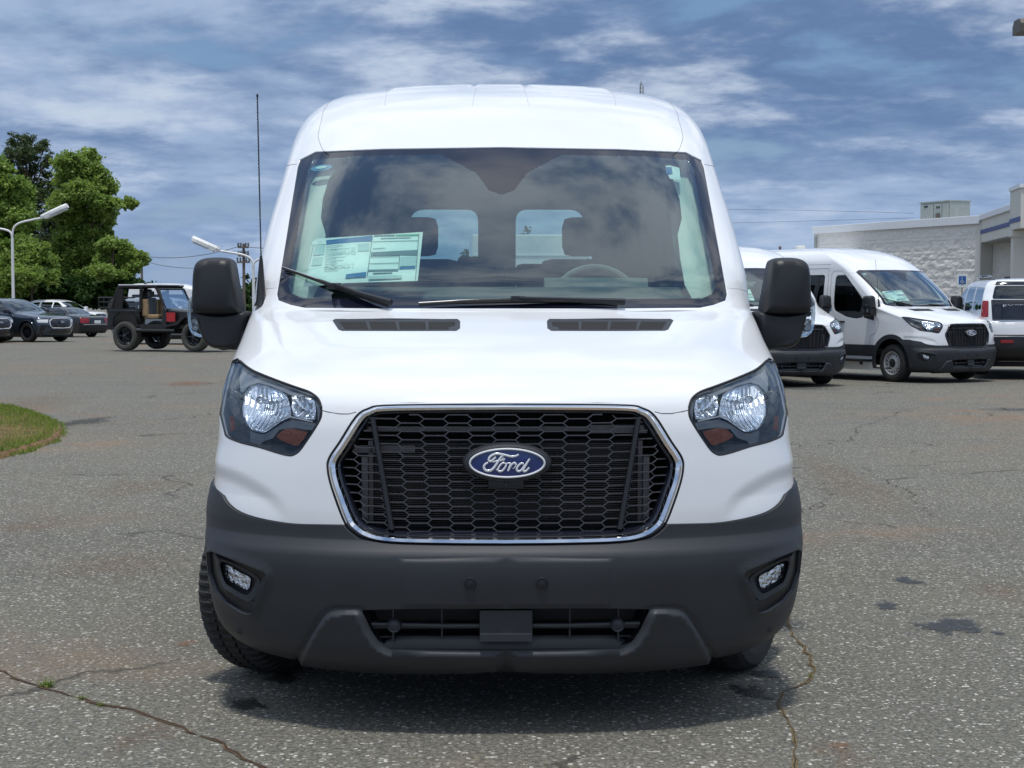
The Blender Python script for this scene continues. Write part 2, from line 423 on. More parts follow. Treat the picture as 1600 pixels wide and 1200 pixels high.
    def patch(s, name, poly, m, off=0., step=.03, **kw):
        pa = np.asarray(poly); a0, a1, b0, b1 = pa[:, 0].min(), pa[:, 0].max(), pa[:, 1].min(), pa[:, 1].max()
        As = np.arange(a0 + step * .37, a1, step); Bs = np.arange(b0 + step * .37, b1, step)
        V, Fc = s.tri(As, Bs, [poly], clip=poly)
        c = V[Fc].mean(1); Fc = Fc[inside(poly, c[:, 0], c[:, 1])]
        return s.emit(name, V, Fc, m, off=off, **kw)
    def split(s, As, Bs, polys, regions, default):
        """regions: list of (key, polygon or test); returns {key: faces}"""
        V, Fc = s.tri(As, Bs, polys); c = V[Fc].mean(1); left = np.ones(len(Fc), bool); out = {}
        for key, reg in regions:
            m = reg(c[:, 0], c[:, 1]) if callable(reg) else inside(reg, c[:, 0], c[:, 1])
            m &= left; out.setdefault(key, []).append(Fc[m]); left &= ~m
        out[default] = [Fc[left]]
        return V, {k: np.concatenate(v) for k, v in out.items()}
def wheel(parent, x, y, z, r, w, side, rim_m, steer=0., tread=False, spokes=10, rim_r=.6, label=None, name='wheel', tyre_m=None):
    """tyre + rim as parts; side = +1 faces +x"""
    e = link(name, None, parent); e.location = (x, y, z); e.rotation_euler = (0, 0, steer)
    if label: e['label'] = label
    h = w / 2; mb = MB()
    prof = [(r * .60, -h * .8), (r * .66, -h * .98), (r * .80, -h * 1.05), (r * .92, -h), (r * .97, -h * .86), (r * .995, -h * .62), (r, -h * .58), (r, -h * .30), (r - .008, -h * .28), (r - .008, -h * .22), (r, -h * .2), (r, h * .2), (r - .008, h * .22), (r - .008, h * .28), (r, h * .30), (r, h * .58), (r * .995, h * .62), (r * .97, h * .86), (r * .92, h), (r * .80, h * 1.05), (r * .66, h * .98), (r * .60, h * .8)]
    n = 240 if tread else 40
    def mod(i, j, q):
        if not tread: return 0
        if i in (4, 5, 6, 15, 16, 17): return -.009 if (j // 2) % 2 else 0
        if i in (7, 10, 11, 14): return -.007 if ((j + 1) // 2) % 2 else 0
        if i in (3, 18): return -.004 if (j // 2) % 2 else 0
        return 0
    mb.lathe(prof, 'x', n=n, mod=mod, smooth=not tread); mb.build('tyre', tyre_m or M['rubber'], e)
    rm = MB(); R0 = r * rim_r; o = side * h
    rm.lathe([(R0 * 1.06, o * .86), (R0 * 1.03, o * .96), (R0 * .97, o * .9), (R0 * .93, o * .55), (R0 * .93, -o * .6)], 'x', n=40)
    if spokes == 0:      # steel wheel with a ring of holes
        k = 16
        for j in range(k):
            a0 = 2 * PI * (j - .27) / k; a1 = 2 * PI * (j + .27) / k
            q = [(R0 * .93 * math.cos(a0), R0 * .93 * math.sin(a0)), (R0 * .93 * math.cos(a1), R0 * .93 * math.sin(a1)), (R0 * .68 * math.cos(a1), R0 * .68 * math.sin(a1)), (R0 * .68 * math.cos(a0), R0 * .68 * math.sin(a0))]
            rm.prism(q, o * .5, o * .62, 'yz')
        rm.lathe([(R0 * .70, o * .5), (R0 * .70, o * .66), (R0 * .42, o * .86), (R0 * .40, o * .60), (0.001, o * .6)], 'x', n=32)
    else:
        for j in range(spokes):
            a = 2 * PI * j / spokes; ca, sa = math.cos(a), math.sin(a)
            def pt(rr, t): return (rr * ca - t * sa, rr * sa + t * ca)
            rm.prism([pt(R0 * .15, -R0 * .07), pt(R0 * .97, -R0 * .055), pt(R0 * .97, R0 * .055), pt(R0 * .15, R0 * .07)], o * .62, o * .85, 'yz')
        rm.lathe([(R0 * .24, o * .5), (R0 * .24, o * .9), (R0 * .12, o * .97), (0.001, o * .97)], 'x', n=20)
    rm.build('rim', rim_m, e)
    hb = MB(); hb.lathe([(R0 * .90, o * .2), (0.001, o * .2)], 'x', n=24)
    if spokes == 0: hb.lathe([(R0 * .36, o * .6), (R0 * .34, o * .9), (R0 * .1, o * 1.0), (.001, o * 1.0)], 'x', n=20)
    hb.build('hub', M['black_plastic'], e)
    return e
def seats(parent, xs, y, z, w=.50, h=.78, m=None, head=True, name='seat'):
    for x in xs:
        mb = MB(); mb.box(x - w / 2, x + w / 2, y - .45, y + .05, z - .12, z + .04, bev=.05)
        mt = Matrix.Translation((x, y, z)) @ Matrix.Rotation(R(-14), 4, 'X')
        mb.box(-w * .48, w * .48, -.06, .08, 0, h * .84, mtx=mt, bev=.06)
        if head: mb.box(-w * .28, w * .28, -.04, .08, h * .87, h * 1.13, mtx=mt, bev=.05)
        mb.build(name, m or M['seat_dark'], parent)
def mesh_text(s, mapfn, name, m, parent=None, sub=0, **kw):
    """flat lettering: mapfn(u, v) places each point; the text is 1 unit high, starting at u = 0"""
    cu = bpy.data.curves.new('lettering', 'FONT'); cu.body = s; cu.resolution_u = 2
    ob = bpy.data.objects.new('lettering', cu); col.objects.link(ob); dg = bpy.context.evaluated_depsgraph_get()
    me = bpy.data.meshes.new_from_object(ob.evaluated_get(dg)); bpy.data.objects.remove(ob)
    for v in me.vertices: v.co = mapfn(v.co.x, v.co.y)
    me.materials.clear(); me.materials.append(m); me.name = name
    return link(name, me, parent, **kw)
# ------------------------------------------------------------------ the white passenger van (built once in full, twice more in the row behind)
VAN_LOC = Vector((-.019, 0, 0)); VAN_YAW = R(.84)
VM = Matrix.Translation(VAN_LOC) @ Matrix.Rotation(VAN_YAW, 4, 'Z'); VI = VM.inverted()
VC = VI @ CAM
def ray(px, py):
    """direction of a photograph pixel in the van's own space"""
    d = Vector(((px - 800) / F_PX, 1, (HOR - py) / F_PX)); return VI.to_3x3() @ d
VT = dict(
 yf=[(.20, .17), (.235, .085), (.28, .05), (.36, .03), (.45, .012), (.56, 0), (.60, .004), (.63, .022), (.655, .035), (.75, .04), (.95, .055), (1.08, .075), (1.12, .10), (1.155, .17), (1.20, .29), (1.25, .455), (1.30, .655), (1.35, .86), (1.408, 1.08), (1.55, 1.235), (1.75, 1.47), (2.0, 1.79), (2.116, 1.955), (2.16, 2.02), (2.25, 2.16), (2.35, 2.36), (2.45, 2.64), (2.52, 2.97), (2.56, 3.4), (2.575, 3.9)],
 yr=[(.20, 5.80), (.35, 5.92), (.6, 5.98), (1.0, 5.95), (1.5, 5.90), (2.2, 5.82), (2.45, 5.76), (2.54, 5.6), (2.575, 5.3)],
 Wf=[(.20, .85), (.225, .90), (.26, .955), (.32, 1.005), (.40, 1.028), (.50, 1.040), (.60, 1.045), (.72, 1.045), (.85, 1.03), (.95, 1.015), (1.10, 1.012), (1.25, 1.018), (1.36, 1.030), (1.45, 1.033), (1.57, 1.028), (1.77, 1.013), (1.92, .995), (2.06, .983), (2.2, .973), (2.27, .962), (2.33, .940), (2.39, .905), (2.44, .86), (2.49, .78), (2.525, .67), (2.55, .53), (2.565, .36), (2.573, .18), (2.575, .03)],
 Ws=[(.20, .97), (.40, .99), (.65, 1.015), (.80, 1.02), (1.0, 1.025), (1.35, 1.033), (1.5, 1.031), (1.57, 1.028), (1.77, 1.013), (1.92, .995), (2.06, .983), (2.2, .973), (2.27, .962), (2.33, .940), (2.39, .905), (2.44, .86), (2.49, .78), (2.525, .67), (2.55, .53), (2.565, .36), (2.573, .18), (2.575, .03)],
 Lf=[(.20, .46), (.5, .50), (.9, .48), (1.12, .52), (1.25, .55), (1.36, .48), (1.42, .42), (1.6, .37), (2.1, .37), (2.3, .42), (2.5, .4), (2.575, .3)],
 Lr=[(.20, .12), (2.3, .14), (2.575, .3)],
 nf=[(.20, 2.5), (.6, 2.5), (1.0, 2.4), (1.15, 2.1), (1.3, 2.15), (1.42, 2.6), (2.12, 3.0), (2.30, 2.8), (2.45, 2.3), (2.575, 2.0)], nr=6.)
S = Shell(**VT)
def hit(px, py):
    """photograph pixel -> point (|x|, y, z) on the van's skin"""
    d = ray(px, py); y = .5
    for _ in range(60):
        t = (y - VC.y) / d.y; x = VC.x + d.x * t; z = VC.z + d.z * t
        yn = float(S.yfront(x, min(max(z, S.z0), S.z1))); y = y + (yn - y) * .6
    return x, y, z
def fp(pts):
    """pixels -> domain polygon"""
    out = []
    for p in pts:
        if len(p) == 3:                       # ('s', y, z): a point on the flank
            A, B = S.side(p[1], p[2])
        else:
            x, y, z = hit(*p); A, B = S.front(0 if abs(p[0] - 783.5) < 2 and p[1] < 620 or abs(p[0] - 791) < 2 and p[1] >= 620 else x, z)
        out.append((float(A), float(B)))
    return out
def plane_pt(px, py, y):
    d = ray(px, py); t = (y - VC.y) / d.y; return Vector((VC.x + d.x * t, y, VC.z + d.z * t))
C1, C2 = 783.5, 791
Q = {}
Q['windscreen'] = fp(dense([(C1, 482), (600, 482), (477, 481), (455, 476.5), (435, 469), (432.5, 459), (448, 370), (466, 262), (470, 251), (495, 238.5), (600, 234), (C1, 231.5)], 12))
Q['clear'] = fp(dense([(C1, 467), (472, 465), (456, 458), (450, 446), (463, 375), (483, 263), (491, 250), (560, 244), (690, 242), (744, 270), (764, 297), (C1, 304)], 12))
def smooth_open(p, n=4): return [(q.x, q.y) for q in catmull([(a, b, 0) for a, b in p], n)]
Q['grille'] = fp(smooth_open([(C2, 630), (700, 630.5), (600, 632), (574, 637), (554, 650), (528, 690), (511, 716), (508.5, 735), (515, 765), (533, 815), (546, 833), (570, 847), (610, 854), (700, 856.5), (C2, 857)]))
z2 = lambda l: [(x / 7.06 + 340, y / 7.06 + 550) for x, y in l]
lamp_px = z2([(215, 70), (250, 100), (300, 145), (370, 195), (450, 235), (650, 315), (850, 388), (1000, 440), (1080, 490), (1120, 545), (1142, 620), (1138, 720), (1080, 830), (980, 980), (900, 1090), (840, 1135), (780, 1148), (650, 1118), (450, 1055), (250, 1005), (110, 950), (70, 910)])
Q['lamp'] = fp(smooth_open(lamp_px, 3)) + fp([('s', .52, 1.035), ('s', .60, 1.085), ('s', .70, 1.15), ('s', .80, 1.21)])
z6 = lambda l: [(x / 3.137 + 290, y / 3.137 + 820) for x, y in l]
Q['fog'] = fp(z6([(118, 140), (135, 133), (250, 178), (385, 232), (402, 248), (400, 275), (345, 415), (325, 440), (300, 442), (270, 430), (200, 385), (155, 330), (125, 240)]))
Q['intake'] = fp([(C2, 953)] + z6([(1090, 418), (870, 424), (862, 432), (885, 480), (905, 525), (940, 580), (965, 603), (1010, 617)]) + [(C2, 1017)])
Q['lip'] = fp(smooth_open(z6([(540, 690), (545, 655), (600, 565), (660, 470), (690, 438), (730, 423), (800, 420), (860, 426), (885, 480), (905, 525), (940, 580), (965, 605), (1010, 622)]), 3) + [(C2, 1019), (C2, 1046), (600, 1046), (480, 1040)])
Q['bumper'] = fp([(C2, 850), (560, 823)] + smooth_open([(538, 822), (500, 821.5), (455, 820), (410, 813), (376, 803), (356, 790), (345, 775)], 5)) + fp([('s', .50, .79), ('s', .56, .80), ('s', .64, .80), ('s', 1.0, .80), ('s', 1.0, .30), ('s', 1.0, .2001)]) + [(.9, 0), (.5, 0), (0, 0)]
Q['hood'] = fp([(C1, 487), (600, 487), (477, 485.5), (440, 480), (420, 478)]) + fp([('s', 1.25, 1.37), ('s', 1.05, 1.325), ('s', .90, 1.27)]) + fp(lamp_px[:11]) + fp([(520, 645), (545, 647), (556, 645), (574, 636), (600, 629), (700, 627), (C2, 626)])
Q['vent'] = fp([(520, 501), (524, 498.5), (715, 498.5), (719, 502), (719, 513), (713, 517), (535, 517), (529, 515)])
Q['scallop'] = fp(smooth_open([(349, 727), (365, 732), (400, 749), (425, 766), (445, 790), (456, 822)])) + fp([(456, 850), (360, 850), ('s', .60, .60), ('s', .75, .60), ('s', .75, .875), ('s', .50, .88)])
Q['plate'] = fp([(C2, 873), (618, 875), (624, 952), (C2, 953)])
Q['lower_cor'] = fp([(460, 800), (470, 872), (620, 872), (C2, 870), (C2, 845), (560, 824)])
ARCH = [(1.02 + .47 * math.cos(a), .37 + .47 * math.sin(a)) for a in np.linspace(-.25, PI + .25, 26)]
ARCHR = [(4.77 + .47 * math.cos(a), .37 + .47 * math.sin(a)) for a in np.linspace(-.25, PI + .25, 26)]
def archp(c, r): return S.spoly([(c + r * math.cos(a), .37 + r * math.sin(a)) for a in np.linspace(-.245, PI + .245, 22)], 1)
Q['arch_f'] = archp(1.02, .44); Q['arch_r'] = archp(4.77, .44)
Q['lip_f'] = archp(1.02, .52); Q['lip_r'] = archp(4.77, .50)
Q['clad'] = S.spoly([(1.3, .47), (5.85, .47), (5.85, .68), (1.3, .68)])
Q['door_win'] = S.spoly(rounded([(1.745, 1.20), (1.95, 1.17), (2.20, 1.20), (2.52, 1.32), (2.55, 1.42), (2.55, 1.94), (2.51, 2.01), (2.27, 2.01), (1.745, 1.53)], .04, 3), .2)
Q['win2'] = S.spoly(rounded([(2.84, 1.28), (3.88, 1.28), (3.88, 2.02), (2.84, 2.02)], .06), .2)
Q['win3'] = S.spoly(rounded([(3.98, 1.28), (4.80, 1.28), (4.80, 2.02), (3.98, 2.02)], .06), .2)
Q['win4'] = S.spoly(rounded([(4.92, 1.28), (5.60, 1.28), (5.60, 2.01), (4.92, 2.02)], .06), .2)
Q['sail'] = S.spoly([(1.47, 1.14), (1.73, 1.19), (1.73, 1.515), (1.64, 1.43), (1.47, 1.24)], .2)
Q['door'] = S.spoly([(1.50, .47), (2.66, .47), (2.66, 1.5), (2.66, 2.03), (2.60, 2.09), (2.38, 2.09), (2.10, 1.85), (1.68, 1.50), (1.60, 1.41), (1.46, 1.26), (1.44, .9), (1.56, .85), (1.6, .6)], .2)
Q['rear_win'] = S.rpoly(rounded([(.13, 1.28), (.66, 1.28), (.66, 1.80), (.58, 2.06), (.13, 2.06)], .08), .1)
def sdist(key, A, B, w):
    """0 outside a drawn outline, 1 once w inside it"""
    p = Q[key]; d = dist_poly(p, A, B); return np.where(inside(p, A, B), np.clip(d / w, 0, 1), 0)
def van_disp(A, B):
    sh = A.shape; A = A.ravel(); B = B.ravel(); o = np.zeros(A.shape)
    k = np.where((A < 1.7) & (B < S.Bz(1.2)))[0]
    if len(k):
        a, b = A[k], B[k]
        q = o[k]
        dl = dist_poly(Q['lip'], a, b); il = inside(Q['lip'], a, b); low = b < S.Bz(.62)
        q += np.where(il, .016 * np.clip(dl / .012, 0, 1) - .006 * np.clip(1 - dl / .012, 0, 1), -.006 * np.clip(1 - dl / .010, 0, 1) * low)
        q += .006 * sdist('plate', a, b, .010)
        t = sdist('scallop', a, b, .06); q -= .010 * t * t * (3 - 2 * t) * np.clip((b - S.Bz(.70)) / .08, 0, 1)
        d = dist_poly(Q['fog'], a, b); q += .008 * np.clip(1 - d / .035, 0, 1) ** 1.5
        o[k] = q
    k = np.where(B > S.Bz(2.3))[0]                 # pressed roof ribs
    if len(k):
        p = S.base(A[k], B[k]); x = p[:, 0]; f = np.clip((p[:, 1] - 2.75) / .12, 0, 1)
        o[k] += .008 * f * (np.clip(1 - np.abs(x - .34) / .21, 0, .1) * 10 + np.clip(1 - x / .12, 0, .1) * 10)
    return o.reshape(sh)
S.disp = van_disp
def front_mesh_maker():
    As = np.concatenate([np.arange(0, 1.2, .0135), np.arange(1.2, 1.7, .04), np.arange(1.7, 6.2, .11), np.linspace(6.2, 7.4, 16)])
    b = [S.Bz(z) for z in (S.z0, .80, 1.15, 1.42, 2.12, 2.4)]
    Bs = np.concatenate([np.arange(0, b[1] + .14, .0115), np.arange(b[1] + .15, b[2], .022), np.arange(b[2], b[3], .04), np.arange(b[3], b[4], .06), np.arange(b[4], S.B1 - .01, .05), [S.B1]])
    d = lambda k: Q[k]
    inset = lambda k, s_: [tuple(v) for v in dense(Q[k], .03)]
    polys = [d(k) for k in ('windscreen', 'clear', 'grille', 'lamp', 'fog', 'intake', 'lip', 'bumper', 'hood', 'vent', 'plate', 'arch_f', 'arch_r', 'lip_f', 'lip_r', 'clad', 'door_win', 'win2', 'win3', 'win4', 'sail', 'door', 'rear_win')]
    def offs(p, k):
        p = np.array(p[:-4]); t = np.gradient(p, axis=0); nn = np.stack([-t[:, 1], t[:, 0]], 1); nn /= np.maximum(np.linalg.norm(nn, axis=1)[:, None], 1e-9); return [tuple(v) for v in p + nn * k]
    lo = Q['lip']; 
    polys += [o_ + o_[::-1][1:-1] for o_ in (offs(lo, .011), offs(lo, -.010))]
    regs = [('clear', Q['clear']), ('frit', Q['windscreen']), ('gone', Q['grille']), ('gone', Q['lamp']), ('gone', Q['fog']), ('gone', Q['intake']), ('gone', Q['vent']), ('gone', Q['arch_f']), ('gone', Q['arch_r']),
            ('bumper', lambda a, b_: inside(Q['bumper'], a, b_) | inside(Q['lip'], a, b_)), ('cladding', Q['lip_f']), ('cladding', Q['lip_r']), ('hood', Q['hood']), ('door_win', Q['door_win']), ('win2', Q['win2']), ('win3', Q['win3']), ('win4', Q['win4']),
            ('sail', Q['sail']), ('rear_win', Q['rear_win']), ('cladding', Q['clad']), ('door', Q['door'])]
    return S.split(As, Bs, polys, regs, 'body')
VV, VF = front_mesh_maker()
def hexes(poly2, w, p, h, zc, taper, ymap, t=.0016, depth=.016):
    """honeycomb of thin upright walls inside an outline in (x, z)"""
    mb = MB(); done = set(); P2 = np.array(poly2)
    def add(a, b):
        n = 6; pts = [(a[0] + (b[0] - a[0]) * i / n, a[1] + (b[1] - a[1]) * i / n) for i in range(n + 1)]
        ins = inside(P2, np.array([q[0] for q in pts]), np.array([q[1] for q in pts]))
        if not ins.any(): return
        i0 = int(np.argmax(ins)); i1 = n - int(np.argmax(ins[::-1]))
        if i1 <= i0: return
        a, b = pts[i0], pts[i1]; d = Vector((b[0] - a[0], b[1] - a[1])); L = d.length
        if L < 1e-4: return
        d /= L; nx, nz = -d.y * t, d.x * t; vs = []
        for (x, z) in (a, b):
            y = ymap(x, z)
            vs += [(x + nx, y, z + nz), (x - nx, y, z - nz), (x + nx, y + depth, z + nz), (x - nx, y + depth, z - nz)]
        mb.add(vs, [(0, 1, 5, 4), (0, 4, 6, 2), (1, 3, 7, 5), (2, 6, 7, 3)])
    xs = [q[0] for q in poly2]; zs = [q[1] for q in poly2]; pitch = w + p; cols = int((max(xs) - min(xs)) / pitch / 2) + 3; rows = int((max(zs) - min(zs)) / h) + 3
    for c in range(-cols, cols + 1):
        for r in range(-rows, rows + 1):
            cx = c * pitch; cz = zc + r * h + (h / 2 if c % 2 else 0)
            v = [(cx - w / 2, cz + h / 2), (cx + w / 2, cz + h / 2), (cx + w / 2 + p, cz), (cx + w / 2, cz - h / 2), (cx - w / 2, cz - h / 2), (cx - w / 2 - p, cz)]
            v = [(x * (1 + taper * (z - zc)), z) for x, z in v]
            for i in range(6):
                a, b = v[i], v[(i + 1) % 6]; k = tuple(sorted([(round(a[0], 4), round(a[1], 4)), (round(b[0], 4), round(b[1], 4))]))
                if k in done: continue
                done.add(k); add(a, b)
    return mb
def full_ring(key, inset=0.):
    """3D closed ring of a centre-spanning outline (both halves)"""
    h = [p for p in Q[key]]; A = np.array([p[0] for p in h]); B = np.array([p[1] for p in h]); p = S.P(A, B)
    r = [Vector(q) for q in p]; l = [Vector((-q.x, q.y, q.z)) for q in r[::-1]]
    return [q for q in r if q.x > 1e-4] , l, r
def ford_badge(parent, c, w, detail=True, name='emblem'):
    """blue oval badge, c = centre, w = width of the white ring"""
    e = link(name, None, parent); e.location = c
    h = w * .392; n = 56
    def ov(a, b, y): return [(a * math.cos(2 * PI * i / n), y, b * math.sin(2 * PI * i / n)) for i in range(n)]
    s = MB(); s.loops([ov(w * .585, h * .66, .03), ov(w * .585, h * .66, .008), ov(w * .56, h * .62, -.006), ov(w * .51, h * .54, -.010), ov(w * .505, h * .53, -.004)]); s.build('emblem_surround', M['plastic'], e)
    s = MB(); s.loops([ov(w * .495, h * .49, -.002), ov(w * .47, h * .455, -.011), ov(w * .2, h * .2, -.0135)], True); s.build('oval_plate', M['badge_blue'], e)
    s = MB(); s.tube(ov(w * .488, h * .473, -.0125), w * .0145, 8, True); s.build('oval_ring', M['badge_white'], e)
    k = w / 1270.
    def S_(pts, r, mb_):
        q = [((x - 785) * k, -.0145, -(y - 468) * k) for x, y in pts]; c_ = catmull(q, 5)
        rr = [r * k * (.75 + .25 * math.sin(PI * min(1, (i + 1) / (len(c_)))))for i in range(len(c_))]; mb_.tube(c_, rr, 8, flat=(0, 1, 0))
    m_ = MB()
    for pts, r in (([(975, 322), (935, 345), (860, 358), (780, 340), (700, 322), (620, 312), (555, 325), (500, 362), (478, 408), (492, 436), (530, 428), (568, 390), (598, 366)], 20), ([(722, 332), (680, 372), (640, 430), (600, 492), (556, 552), (505, 590), (445, 592), (405, 562), (400, 515), (430, 475), (466, 462)], 21), ([(545, 452), (600, 432), (670, 424), (710, 412)], 13),
                   ([(705, 402), (722, 388), (740, 402), (722, 420), (705, 402)], 9), ([(742, 468), (700, 470), (655, 520), (632, 575), (655, 603), (705, 590), (750, 535), (768, 485), (742, 468)], 17), ([(600, 585), (640, 540), (690, 480)], 8), ([(765, 478), (800, 468), (845, 466)], 10),
                   ([(852, 462), (832, 520), (796, 600)], 20), ([(826, 545), (868, 482), (908, 464), (932, 488), (918, 508)], 16), ([(930, 505), (905, 540), (880, 560)], 7), ([(1060, 478), (1010, 474), (962, 520), (942, 570), (962, 602), (1008, 590), (1050, 540), (1080, 490)], 18), ([(1158, 395), (1118, 455), (1078, 525), (1050, 580), (1068, 605), (1105, 590), (1150, 540)], 19)):
        S_(pts, r, m_)
    m_.build('badge_lettering', M['badge_white'], e)
    return e
def build_mirror(parent, sd, lamp_side=True):
    e = link('door_mirror', None, parent)
    mb = MB()
    head = [plane_pt(x, y, 1.45) for x, y in ((303, 480), (304, 450), (306, 422), (312, 409), (326, 403.5), (345, 402.5), (360, 404), (367, 411), (372, 440), (377, 468), (380, 487), (376, 493), (330, 494), (308, 492))]
    hd = [(abs(p.x), p.z) for p in head]
    cc = (sum(p[0] for p in hd) / len(hd), sum(p[1] for p in hd) / len(hd))
    pillow(mb, hd, [(1.36, .70), (1.368, .86), (1.39, .955), (1.42, .995), (1.47, 1.0), (1.53, .97), (1.535, .9)], n=3)
    low = [plane_pt(x, y, 1.45) for x, y in ((309, 488), (330, 491), (352, 492), (374, 489), (387, 486), (392, 492), (386, 520), (376, 545), (350, 545), (334, 543), (321, 533), (315, 516), (311, 500))]
    ld = [(abs(p.x), p.z) for p in low]
    pillow(mb, ld, [(1.375, .80), (1.385, .92), (1.41, .985), (1.45, 1.0), (1.53, .96), (1.54, .9)], n=3)
    arm = [plane_pt(x, y, 1.45) for x, y in ((368, 496), (395, 490), (412, 492), (408, 520), (396, 544), (372, 546))]
    mb.prism([(abs(p.x), p.z) for p in arm], 1.42, 1.60)
    sl = MB(); sl.box(abs(plane_pt(376, 500, 1.38).x) - .012, abs(plane_pt(376, 500, 1.38).x) + .02, 1.3835, 1.42, plane_pt(0, 543, 1.38).z, plane_pt(0, 518, 1.38).z)
    sg = MB(); ind = [plane_pt(x, y, 1.42) for x, y in ((300, 463), (309, 463), (314, 474), (317, 500), (320, 522), (312, 527), (300, 521), (296, 510), (294, 490), (295, 470))]
    pillow(sg, [(abs(p.x), p.z) for p in ind], [(1.395, .75), (1.402, .93), (1.42, 1.0), (1.48, .9)], n=2)
    bulbs = MB()
    for py in (478, 490, 503, 513):
        p = plane_pt(305, py, 1.41); bulbs.lathe([(.014, -.004), (.012, .004), (.001, .012)], 'y', (abs(p.x), 1.413, p.z), 12)
    gl = MB(); pillow(gl, [((a - cc[0]) * .86 + cc[0], (b - cc[1]) * .84 + cc[1]) for a, b in hd], [(1.532, 1), (1.54, 1)], n=2)
    for q, nm, m_, par in ((mb, 'mirror_housing', M['black_plastic2'], e), (sg, 'turn_signal', M['clear_lens'], e), (bulbs, 'signal_reflector', M['chrome_rough'], e), (gl, 'mirror_glass', M['chrome'], e), (sl, 'arm_cap', M['plastic'], e)):
        if sd < 0: q.v = [(-x, y, z) for x, y, z in q.v]
        q.build(nm, m_, par)
    if lamp_side: pass
    return e
M['black_plastic2'] = mat('mirror_black_plastic', (.011, .012, .015), .45, bump=(800, .0004, .5), var=.1)
M['chrome_rough'] = mat('faceted_reflector', (.75, .77, .8), .2, metal=1, bump=(60, .01))
M['mesh_grey'] = mat('grille_mesh_plastic', (.06, .062, .072), .25)
def polar(c, rx, rz, n=30): return [(c[0] + rx * math.cos(2 * PI * i / n), c[1] + rz * math.sin(2 * PI * i / n)) for i in range(n)]
def build_van(loc, yaw, main, **kw):
    e = empty('passenger_van', loc, yaw, **kw)
    W = M['white']
    body = S.emit('body', VV, VF['body'], W, rim=.02, parent=e)
    S.emit('hood', VV, VF['hood'], W, rim=.02, parent=e)
    bm_ = S.emit('bumper', VV, VF['bumper'], M['plastic'], off=.012, rim=.05, parent=e)
    S.emit('cladding', VV, VF['cladding'], M['plastic'], off=.014, rim=.03, parent=e)
    S.emit('windscreen', VV, VF['clear'], M['windscreen'], off=-.005, parent=e)
    S.emit('windscreen_border', VV, VF['frit'], M['frit'], off=-.005, rim=.01, parent=e)
    for sd in 'LR':
        d = S.emit('front_door', VV, VF['door'], W, rim=.02, sides=sd, parent=e)
        S.emit('door_window', VV, VF['door_win'], M['light_glass'] if main else M['side_glass'], off=-.006, sides=sd, parent=d)
        S.emit('door_sail', VV, VF['sail'], M['black_plastic'], sides=sd, parent=d)
        for k in ('win2', 'win3', 'win4'): S.emit('side_window', VV, VF[k], M['privacy'], off=-.004, sides=sd, parent=e)
        S.emit('rear_window', VV, VF['rear_win'], M['light_glass'], off=-.006, sides=sd, parent=e)
        hs = MB(); x = float(S.base(S.side(2.32, 1.12)[0], S.side(2.32, 1.12)[1])[0]) * (1 if sd == 'R' else -1)
        hs.box(min(x, x * 1.035), max(x, x * 1.035), 2.24, 2.42, 1.095, 1.125, bev=.008); hs.build('door_handle', M['black_plastic'], d)
    # pale inside lining behind pillars, doors and roof
    def inner(a, b): p = S.base(a, b); return (p[:, 2] > .9) & (p[:, 1] > 1.3)
    FF = np.concatenate([VF['body'], VF['door']]); c = VV[FF].mean(1); FF = FF[inner(c[:, 0], c[:, 1])]
    S.disp = None; S.emit('interior_lining', VV, FF, M['liner'] if main else M['dash'], off=-.045, parent=e, flip=True); S.disp = van_disp
    # floor and underbody
    u = MB(); u.box(-.90, .90, .35, 5.7, .30, .40); u.box(-.6, .6, .12, .6, .62, .70); u.box(-.6, .6, .20, .26, .30, .36); u.box(-.62, .62, .62, .66, .3, .7); u.tube([(-.75, 1.02, .33), (.75, 1.02, .33)], .04)
    u.box(-.62, .62, .35, .37, .60, 1.12); u.box(-1.0, -.62, .62, 1.5, .86, .9); u.box(.62, 1.0, .62, 1.5, .86, .9); u.box(-.66, -.62, .5, 1.5, .4, .9); u.box(.62, .66, .5, 1.5, .4, .9); u.build('underbody', M['under'], e)
    f = MB(); f.box(-.93, .93, 1.3, 5.8, .52, .56); f.build('cabin_floor', M['under'], e)
    for s_ in (-1, 1):
        wheel(e, s_ * .89, 1.02, .352, .352, .235, s_, M['steel'], steer=R(-27) if main else R(-4), tread=main, spokes=0)
        wheel(e, s_ * .875, 4.77, .352, .352, .235, s_, M['steel'], spokes=0)
    st = MB(); st.box(-1.16, -.98, 1.55, 4.2, .36, .41, bev=.015); st.box(-1.0, -.9, 1.8, 1.86, .30, .37); st.box(-1.0, -.9, 3.8, 3.86, .30, .37); st.build('side_step', M['black_plastic'], e)
    # ---- grille
    g = link('grille', None, e)
    gp = np.array(Q['grille']); g3 = [Vector(q) for q in S.P(gp[:, 0], gp[:, 1])]; r3 = [q for q in g3 if q.x > .02]; zc_ = [q for q in g3 if q.x <= .02]; r3 = [Vector((0, r3[0].y, r3[0].z + .0005))] + r3 + [Vector((0, r3[-1].y, r3[-1].z - .0005))]
    ring = r3 + [Vector((-q.x, q.y, q.z)) for q in r3[::-1] if q.x > 1e-3]
    ring = [q for i, q in enumerate(ring) if (q - ring[i - 1]).length > 1e-4]
    cx = Vector((0, .06, .875))
    def sc(q, k, dy):       # inset of the outline towards its middle
        d = Vector((q.x, 0, q.z - .875)); l = d.length; d = d * ((l - k) / l); return Vector((d.x, q.y + dy, .875 + d.z))
    # inset along the outline's own normal keeps the frame width even
    n = len(ring); nrm = []
